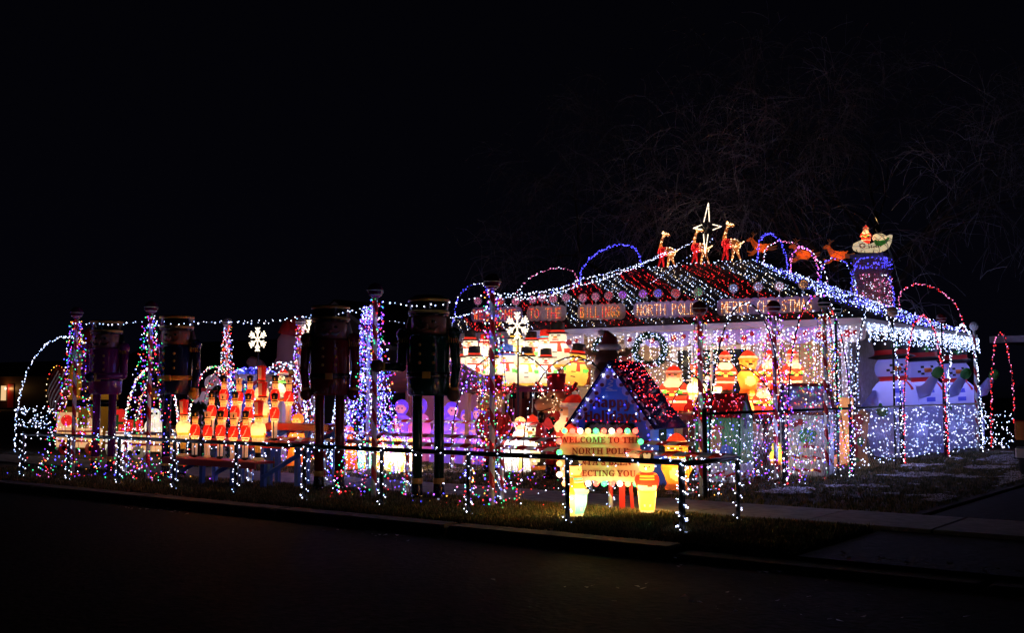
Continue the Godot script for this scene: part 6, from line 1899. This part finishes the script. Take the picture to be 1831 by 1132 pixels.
func build_side_yard():
	var spots := [Vector3(-8.5, 0.0004785, -26.73), Vector3(-8.5, -0.05928, -29.15), Vector3(-8.5, -0.1157, -32)]
	var lab := ["giant inflatable snowman nearest the house corner, leftmost of three", "giant inflatable snowman in the middle with a raised green mitten", "giant inflatable snowman at the far right waving past the white arch"]
	for k in 3:
		var H := 3.2
		var p: Vector3 = spots[k]
		var t := mold("big_snowman", "inflatable_snowman", lab[k], "inflatable snowman", H, big_snowman(), Vector3(p.x, 0, p.z), .55, "inflatable snowmen in the side yard", .2, Color(.66, .66, 1.0))
		t.rotation.z = .05
		for s in [-1, 1]:
			var st := mb(true)
			var up: bool = s > 0
			var sh := Vector3(s * .4, 1.5, .08); var el := Vector3(s * .68, 1.56 if up else 1.24, .2); var ha := Vector3(s * .88, 1.86, .28) if up else Vector3(s * .52, 1.16, .46)
			tube(st, [sh, el, ha], [.17, .15, .1], 14)
			obj("arm", st, "nylon_white", t)
			st = mb(true); ball(st, ha + (ha - el).normalized() * .14, Vector3(.13, .16, .1), 12, frame_of(ha - el)); ball(st, ha + (ha - el).normalized() * .08 + Vector3(0, .1 if not up else 0.0, .05), Vector3(.05, .09, .05), 10)
			obj("mitten", st, "nylon_green", t)
	# chain link fence along the side
	var a := Vector3(-7.62, 0, -14.95); var b := Vector3(-7.62, 0, -31.2)
	var f := thing("chain_link_fence", "chain link side fence with a dark top rail hung with white bulbs", "fence", a)
	var e := b - a
	var st := mb(true); bar(st, Vector3(0, 1.25, 0), e + Vector3(0, 1.25, 0), .024, 8)
	obj("top_rail", st, "metal_dark", f)
	var zs := [0.0]
	for q in [Vector3(-7.62, 0.7265, -17.84), Vector3(-7.62, 0.6075, -21.05), Vector3(-7.62, 0.4945, -24.1), Vector3(-7.62, 0.3701, -27.45), Vector3(-7.62, 0.2526, -30.62)]: zs.append(q.z - a.z)
	for z in zs:
		st = mb(true); bar(st, Vector3(0, 0, z), Vector3(0, 1.3, z), .038 if z == 0.0 else .03, 8); ball(st, Vector3(0, 1.31, z), Vector3(.045, .03, .045), 8)
		obj("post", st, "metal_dark", f)
	st = mb()
	var n := int(16.2 / .11)
	for i in n:
		var z := -i * .11
		for s in [-1, 1]:
			var z1: float = z + s * 1.18
			if z1 > 0.0 or z1 < e.z: continue
			bar(st, Vector3(0.004 * s, .04, z), Vector3(.004 * s, 1.22, z1), .0022, 3)
	var cl := obj("chain_link", st, "galvanised", f); cl.set_meta("kind", "stuff")
	var pts := scatter(Vector3(.03, .1, 0), Vector3(0, 0, -6.6), Vector3(0, 1.1, 0), 230, .04)
	bulbs(f, pts, [0, 0, 8, 4, 5], .016)
	pts = scatter(Vector3(.03, .12, -6.4), Vector3(0, 0, -9.8), Vector3(0, 1.1, 0), 520, .04)
	bulbs(f, pts, [0, 0, 8], .018)
	fill_row(f, Vector3(.35, .7, -1.0), Vector3(.35, .7, -16.0), 5, Color(.62, .65, 1.0), .34)  # cool fill added beside the fence to light the grass
	var ex := thing("net_lights", "white net lights on the low fence beyond the last snowman", "net lights")
	bulbs(ex, scatter(Vector3(-7.71, 1.001, -31.3), Vector3(1.35, 0, 0), Vector3(0, -.95, 0), 130, .1), [0, 0, 8], .023)
	# arches on the fence posts
	var ag := "tall arches standing on the side fence posts"
	var rises := [3.0, 3.35, 3.4, 3.3, 3.25]
	var cs := [[0, 0], [0, 2, 0, 5], [0, 0, 8], [2, 2, 2, 6], [0, 0, 8]]
	var nm := ["dark tall arch at the fence corner before the green playhouse", "tall arch with a few red bulbs before the white playhouse", "tall arch with white bulbs at the house corner", "tall red lit arch in front of the middle snowman", "tall white lit arch in front of the last snowman"]
	for i in 5:
		hoop("fence_arch", nm[i], a + Vector3(.05, 0, zs[i] - .03), a + Vector3(.05, 0, zs[i + 1] + .03), rises[i], cs[i], ag, [.16, .09, .08, .06, .05][i], .021)
	var g0 := Vector3(-7.55, 0, -31.3)
	hoop("fence_arch", "red lit arch at the far right beyond the white ball pole", g0 + Vector3(.05, 0, 0), Vector3(-6.976, 0, -31.6), 3.15, [2, 2, 6], ag, .1, .028)
	for q in [[Vector3(-7.7, 0.8325, -20.66), 3.05, "pole with a dark green ball on the side fence", "paint_dark_green", [2, 0, 3]], [Vector3(-7.7, 0.7345, -24.03), 3.2, "slim pole with a bronze ball in front of the first snowman", "paint_tan", [0, 0, 8]], [Vector3(-7.7, 0.6274, -27.72), 3.25, "slim pole with a red ball in front of the middle snowman", "paint_dark_red", [0, 2, 0]], [Vector3(-7.7, 0.541, -30.7), 3.2, "slim striped pole with a white ball at the end of the fence", "paint_white", []]]:
		var z: Vector3 = q[0]
		striped_pole(q[2], Vector3(-7.72, 0, z.z), q[1], q[4], q[3], q[3] != "paint_white")
	# gingerbread cutouts beside the corner
	var t := thing("gingerbread_cutout", "cookie coloured gingerbread cutout with red icing at the house corner", "gingerbread cutout", Vector3(-8.218, 0, -23.0), .5)
	t.scale = Vector3.ONE * .88
	st = mb()
	prism(st, PackedVector2Array([Vector2(-.26, 0), Vector2(.3, 0), Vector2(.24, .5), Vector2(.3, .95), Vector2(.34, 1.2), Vector2(.2, 1.38), Vector2(.0, 1.26), Vector2(-.2, 1.38), Vector2(-.32, 1.2), Vector2(-.2, .9), Vector2(-.22, .5)]), -.02, .02)
	obj("board", st, mat("cookie", .6, .34, .16, .6), t)
	st = mb()
	prism(st, ellipse(.08, 1.12, .12, .14, 12), .022, .034); prism(st, ellipse(.04, .8, .09, .18, 12), .022, .034); prism(st, ellipse(-.02, .4, .07, .2, 12), .022, .034)
	obj("icing", st, "paint_red", t)
	st = mb(); prism(st, ellipse(.1, .6, .08, .12, 10), .036, .044); prism(st, ellipse(.0, .16, .08, .06, 10), .036, .044)
	obj("leaf", st, "paint_green", t)
	t = thing("glowing_boot", "tall cream glowing boot shaped decoration beside the gingerbread cutout", "boot decoration", Vector3(-8.262, 0, -22.4), .5)
	st = mb(true)
	tube(st, [Vector3(-.5, .06, .1), Vector3(-.25, .1, .06), Vector3(-.02, .2, 0), Vector3(.05, .45, 0), Vector3(.06, .9, 0), Vector3(.08, 1.45, 0)], [.05, .1, .14, .13, .12, .15], 14)
	obj("boot", st, shellm("lit_boot", .95, .55, .28, 1.0, .6), t)
	lamp_or_fill(t, Vector3(.05, .5, .25), Color(1, .75, .45), .06)
	mold("penguin", "duck_figure", "small yellow glowing duck on the grass beside the green playhouse", "duck figure", .75, spec_penguin(), Vector3(-8.3, 0.2334, -19.12), .6, "", .06, Color(1, .9, .5), {"shell_black": "shell_yellow", "shell_white": "shell_yellow", "shell_red": "shell_green"}).scale = Vector3.ONE * .6
	# rubble of leaves against the kennel
	t = thing("leaf_pile", "loose heap of dry leaves and wrapped cable on the grass by the fence", "leaf pile", Vector3(-7.2, 0.126, -15.68))
	st = mb()
	for i in 420:
		var c := Vector3(rng.randfn(0, .3), 0, rng.randfn(0, .55))
		c.y = .02 + .14 * exp(-c.length_squared() * 2.0) * rng.randf()
		var d := Vector3(rng.randf() - .5, rng.randf() * .5, rng.randf() - .5).normalized() * .045
		var s := d.cross(Vector3.UP).normalized() * .025
		tri(st, c - s, c + s, c + d, Vector3.UP)
	var o := obj("leaf", st, "leaf_litter", t); o.set_meta("kind", "stuff")

# ------------------------------------------------------------ beyond the yard
func build_background():
	# the grey garage gable left of the house
	var t := thing("garage", "grey gabled garage with white bargeboards beyond the blue light cone", "garage", Vector3(-30.8, 0, -31), 0)
	var ap := 4.964
	var ex := -27.1 - -29.81; var ey := 3.355
	var st := mb()
	prism(st, PackedVector2Array([Vector2(-ex, 0), Vector2(ex, 0), Vector2(ex, ey), Vector2(0, ap), Vector2(-ex, ey)]), -5, 1)
	obj("wall", st, mat("render_grey", .3, .26, .24, .8), t)
	for s in [-1, 1]:
		st = mb()
		var d := Vector2(ex * 1.12 * s, (ey - ap) * 1.12)
		var nn := Vector2(-d.y, d.x).normalized() * (.16 if s > 0 else -.16)
		prism(st, PackedVector2Array([Vector2(0, ap + .05), Vector2(0, ap + .05) + d, Vector2(0, ap + .05) + d - nn, Vector2(0, ap - .1)]), 1.0, 1.3)
		obj("bargeboard", st, "trim_white", t)
		st = mb()
		prism(st, PackedVector2Array([Vector2(0, ap + .06), Vector2(0, ap + .06) + d, Vector2(0, ap + .12) + d, Vector2(0, ap + .13)]), -5.2, 1.32)
		obj("roof_panel", st, "shingle", t)
	# far house on the left with a lit porch
	t = thing("neighbour_house", "distant dark house with a lit red door at the far left edge", "house", Vector3(-95.61, 0, -52), 0)
	st = mb(); box(st, Vector3(0, 1.4, -2), Vector3(14, 2.8, 4))
	obj("wall", st, "paint_brown", t)
	st = mb(); prism(st, PackedVector2Array([Vector2(-2.6, 2.8), Vector2(2.6, 2.8), Vector2(0, 4.2)]), -7.4, 7.4, Transform3D(Basis(Vector3.UP, PI / 2), Vector3(0, 0, -2)))
	obj("roof", st, "shingle", t)
	st = mb(); box(st, Vector3(.9, 1.1, .03), Vector3(1.0, 2.1, .06))
	obj("door", st, "paint_red", t)
	st = mb(); box(st, Vector3(-.35, 1.35, .03), Vector3(.8, 1.3, .05))
	obj("window", st, glow("lit_window", 1.0, .62, .3, .9), t)
	st = mb(true); ball(st, Vector3(.28, 1.75, .2), Vector3(.09, .12, .09), 10)
	obj("porch_lamp", st, "lamp_core", t)
	lamp_or_fill(t, Vector3(.28, 1.75, .45), Color(1, .7, .4), .5)
	# carport at the right
	t = thing("carport", "neighbouring carport with a pale roof edge at the right edge", "carport", Vector3(-7.197, 0, -36), 0)
	var cw := -7.197 - -8.573
	var cy := 3.153
	st = mb(); box(st, Vector3(2.5 - cw * .5, cy, -2.0), Vector3(cw + 5, .1, 4.2))
	obj("roof", st, "shingle", t)
	st = mb(); box(st, Vector3(2.5 - cw * .5, cy, .13), Vector3(cw + 5, .2, .04))
	obj("roof_edge", st, "trim_white", t)
	for x in [.4, 4.0]:
		st = mb(); box(st, Vector3(x, cy * .5, -3.5), Vector3(.1, cy, .1))
		obj("post", st, "metal_dark", t)
	# parked car cut by the right edge
	t = thing("parked_car", "dark parked car seen from its rear left corner at the right edge", "car", Vector3(-3.95, .0, -23.9), PI)
	car(t)
	# fences and sheds lost in the dark, roof behind the igloo
	t = thing("rear_house", "dark low house roof barely visible behind the left yard", "house", Vector3(-48.45, 0, -36), 0)
	st = mb(); box(st, Vector3(0, 1.3, -3), Vector3(14, 2.6, 6))
	obj("wall", st, "paint_grey", t)
	st = mb(); prism(st, PackedVector2Array([Vector2(-3.6, 2.6), Vector2(3.6, 2.6), Vector2(0, 4.3)]), -7.4, 7.4, Transform3D(Basis(Vector3.UP, PI / 2), Vector3(0, 0, -3)))
	obj("roof", st, "shingle", t)
	t = thing("utility_pole", "faint grey pipe standing behind the purple giant soldier", "pole", Vector3(-28.96, 4.132, -19) * Vector3(1, 0, 1))
	st = mb(true); bar(st, Vector3.ZERO, Vector3(0, 3.35, 0), .06, 10)
	obj("pole", st, "galvanised", t)

func car(t: Node3D):
	# local +z is the front
	var side := PackedVector2Array([Vector2(-2.25, .35), Vector2(-2.28, .7), Vector2(-2.2, 1.02), Vector2(-1.95, 1.62), Vector2(-1.6, 1.7), Vector2(.2, 1.68), Vector2(1.0, 1.12), Vector2(2.05, .98), Vector2(2.25, .7), Vector2(2.22, .35)])
	var st := mb()
	prism(st, side, -.86, .86, Transform3D(Basis(Vector3.UP, -PI / 2), Vector3.ZERO))
	obj("body", st, "car_body", t)
	st = mb()
	prism(st, PackedVector2Array([Vector2(-1.9, 1.12), Vector2(-1.78, 1.55), Vector2(.15, 1.56), Vector2(.75, 1.12)]), .865, .872, Transform3D(Basis(Vector3.UP, -PI / 2), Vector3.ZERO)); prism(st, PackedVector2Array([Vector2(-1.9, 1.12), Vector2(-1.78, 1.55), Vector2(.15, 1.56), Vector2(.75, 1.12)]), -.872, -.865, Transform3D(Basis(Vector3.UP, -PI / 2), Vector3.ZERO))
	box(st, Vector3(0, 1.34, -2.09), Vector3(1.4, .48, .02), Basis(Vector3.RIGHT, .39))
	obj("window", st, "glass_dark", t)
	for x in [-.8, .8]:
		for z in [-1.4, 1.4]:
			st = mb(true); lathe(st, [[0, -.12], [.3, -.12], [.33, -.08], [.33, .08], [.3, .12], [0, .12]], 20, Transform3D(Basis(Vector3.BACK, PI / 2), Vector3(x, .33, z)))
			var wh := obj("wheel", st, "rubber", t)
			st = mb(true); lathe(st, [[0, -.13], [.19, -.128], [.19, .128], [0, .13]], 14, Transform3D(Basis(Vector3.BACK, PI / 2), Vector3(x, .33, z)))
			obj("rim", st, "galvanised", wh)
		st = mb(); soft_box(st, Vector3(x * .92, .88, -2.22), Vector3(.2, .36, .14), .02)
		obj("tail_light", st, "tail_red", t)
		st = mb(); soft_box(st, Vector3(x * .85, .75, 2.18), Vector3(.3, .16, .1), .02)
		obj("headlight", st, "glass_dark", t)
	st = mb(); soft_box(st, Vector3(0, .48, -2.28), Vector3(1.66, .2, .12), .03)
	obj("bumper", st, "galvanised", t)

# ------------------------------------------------------------ plants
func branch(st: SurfaceTool, tw: SurfaceTool, p: Vector3, d: Vector3, L: float, r: float, depth: int, droop: float):
	var path := [p]
	var rad := [r]
	var q := p
	var dir := d.normalized()
	var n := 4 if depth > 1 else 3
	for i in n:
		dir = (dir + Vector3(rng.randf() - .5, rng.randf() - .5, rng.randf() - .5) * .42 + Vector3(0, -droop, 0)).normalized()
		q = q + dir * L / n
		path.append(q)
		rad.append(maxf(.0055, r * (1.0 - .62 * (i + 1) / n)))
	tube(tw if depth < 2 else st, path, rad, 5 if depth > 3 else (4 if depth > 2 else 3), false)
	if depth <= 0: return
	var kids := 3 if depth > 3 else (4 if depth > 1 else 3)
	for k in kids:
		var i := n if k == 0 else 1 + rng.randi() % n
		var side := Vector3(rng.randf() - .5, rng.randf() - .35, rng.randf() - .5).normalized()
		var base: Vector3 = path[i]
		var along_d: Vector3 = (path[i] - path[i - 1]).normalized()
		branch(st, tw, base, along_d * .8 + side * (.75 if depth > 2 else .95), L * rng.randf_range(.62, .85), maxf(.0065, rad[i] * .72), depth - 1, droop + (.1 if depth < 4 else .02))

func bare_tree(label: String, at: Vector3, h: float, lean: Vector3, depth: int):
	var t := thing("bare_tree", label, "tree", at, 0, "bare winter trees")
	var st := mb(true)
	tube(st, [Vector3.ZERO, lean * .25 + Vector3(0, h * .15, 0), lean * .6 + Vector3(0, h * .3, 0)], [h * .03, h * .024, h * .02], 10)
	obj("trunk", st, "bark", t)
	for k in 6:
		st = mb(true)
		var a := TAU * k / 6 + rng.randf()
		var tw := mb()
		branch(st, tw, lean * .6 + Vector3(0, h * (.26 + .012 * k), 0), Vector3(cos(a), .9, sin(a)) + lean * .12, h * .27, h * .011, depth, .0)
		var limb := obj("limb", st, "bark_shaded", t)
		var o := obj("twig", tw, "twig", limb)
		o.set_meta("kind", "stuff")

func build_plants():
	var lt := thing("road_litter", "scraps of dead leaf and ice lying on the dark road", "litter")
	var ls := mb()
	for q in [[Vector3(-14.13, -0.1, -9.476), 8, .25], [Vector3(-13.08, -0.1, -9.53), 14, .3], [Vector3(-9.304, -0.1, -9.527), 16, .5], [Vector3(-4.638, -0.1, -9.523), 12, .9], [Vector3(-3.839, -0.1, -10.24), 14, .8], [Vector3(-4.108, -0.1, -8.127), 16, .7], [Vector3(-5.072, -0.1, -7.89), 10, .8], [Vector3(-3.238, -0.1, -8.386), 12, .6]]:
		for i in q[1]:
			var c: Vector3 = q[0] + Vector3(rng.randfn(0, q[2]), .008 + .015 * rng.randf(), rng.randfn(0, q[2] * .3))
			var r := rng.randf_range(.012, .04)
			var a := rng.randf() * TAU
			tri(ls, c + Vector3(cos(a), .2, sin(a)) * r, c + Vector3(cos(a + 2), 0, sin(a + 2)) * r, c + Vector3(cos(a + 4), .4, sin(a + 4)) * r, Vector3.UP)
	obj("leaf", ls, "paint_white", lt).set_meta("kind", "stuff")
	bare_tree("large bare tree behind the house, its twigs hanging over the star", Vector3(-19.29, 0, -36.5), 15.0, Vector3(.6, 0, 2.4), 5)
	bare_tree("large bare tree behind the chimney at the right", Vector3(-11.84, 0, -36.0), 15.0, Vector3(-.4, 0, 2.2), 5)
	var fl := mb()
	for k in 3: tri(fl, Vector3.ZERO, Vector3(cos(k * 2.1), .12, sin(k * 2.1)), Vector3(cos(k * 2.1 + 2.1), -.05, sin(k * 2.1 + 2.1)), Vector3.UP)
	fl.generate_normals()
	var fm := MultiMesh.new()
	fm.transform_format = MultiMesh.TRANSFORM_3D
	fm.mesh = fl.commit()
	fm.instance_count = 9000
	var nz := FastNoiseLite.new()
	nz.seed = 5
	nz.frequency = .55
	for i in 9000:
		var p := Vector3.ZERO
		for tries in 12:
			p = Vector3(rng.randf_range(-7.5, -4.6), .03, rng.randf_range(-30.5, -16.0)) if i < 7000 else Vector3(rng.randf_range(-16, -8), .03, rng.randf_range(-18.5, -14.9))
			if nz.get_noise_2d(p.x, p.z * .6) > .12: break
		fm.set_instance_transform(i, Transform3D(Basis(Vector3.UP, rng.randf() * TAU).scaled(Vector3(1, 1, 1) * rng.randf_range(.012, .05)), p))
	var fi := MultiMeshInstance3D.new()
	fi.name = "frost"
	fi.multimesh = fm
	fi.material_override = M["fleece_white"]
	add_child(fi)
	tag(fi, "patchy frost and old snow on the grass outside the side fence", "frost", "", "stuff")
	lt = thing("leaf_litter", "dead leaves caught along the kerb and the pavement edges", "leaf litter")
	ls = mb()
	for i in 900:
		var c := Vector3(rng.randf_range(-19, 0), .012, [-9.92, -10.5, -12.86, -14.4][i % 4] + rng.randfn(0, .09))
		if i % 4 == 0: c.y = -.1
		var r := rng.randf_range(.015, .04)
		var a := rng.randf() * TAU
		tri(ls, c + Vector3(cos(a), .25, sin(a)) * r, c + Vector3(cos(a + 2), 0, sin(a + 2)) * r, c + Vector3(cos(a + 4), .5, sin(a + 4)) * r, Vector3.UP)
	obj("leaf", ls, "leaf_litter", lt).set_meta("kind", "stuff")
	# grass
	var tuft := mb()
	for k in 5:
		var a := TAU * k / 5 + .3
		var c := Vector3(cos(a), 0, sin(a)) * .02
		var s := Vector3(-sin(a), 0, cos(a)) * .006
		tri(tuft, c - s, c + s, c + Vector3(cos(a) * .03, .05 + .02 * sin(k * 3.0), sin(a) * .03), Vector3.BACK)
	tuft.generate_normals()
	var me := tuft.commit()
	for g in 2:
		var mm := MultiMesh.new()
		mm.transform_format = MultiMesh.TRANSFORM_3D
		mm.mesh = me
		var n := 26000 if g == 0 else 14000
		mm.instance_count = n
		for i in n:
			var p := Vector3.ZERO
			if i < n * .45: p = Vector3(rng.randf_range(-14, -4.4), .0, rng.randf_range(-12.8, -10.42))
			elif i < n * .6: p = Vector3(rng.randf_range(-22, -14), .0, rng.randf_range(-12.8, -10.42))
			elif i < n * .8: p = Vector3(rng.randf_range(-8.6, -4.5), .0, rng.randf_range(-30, -14.5))
			else: p = Vector3(rng.randf_range(-20, -8.5), .0, rng.randf_range(-20, -14.5))
			mm.set_instance_transform(i, Transform3D(Basis(Vector3.UP, rng.randf() * TAU).scaled(Vector3.ONE * rng.randf_range(.6, 1.4)), p))
		var mi := MultiMeshInstance3D.new()
		mi.name = "grass" if g == 0 else "dry_grass"
		mi.multimesh = mm
		mi.material_override = M["grass" if g == 0 else "dry_grass"]
		add_child(mi)
		tag(mi, "short winter grass on the strip and the yard" if g == 0 else "straw coloured dead grass mixed into the lawn", "grass", "", "stuff")
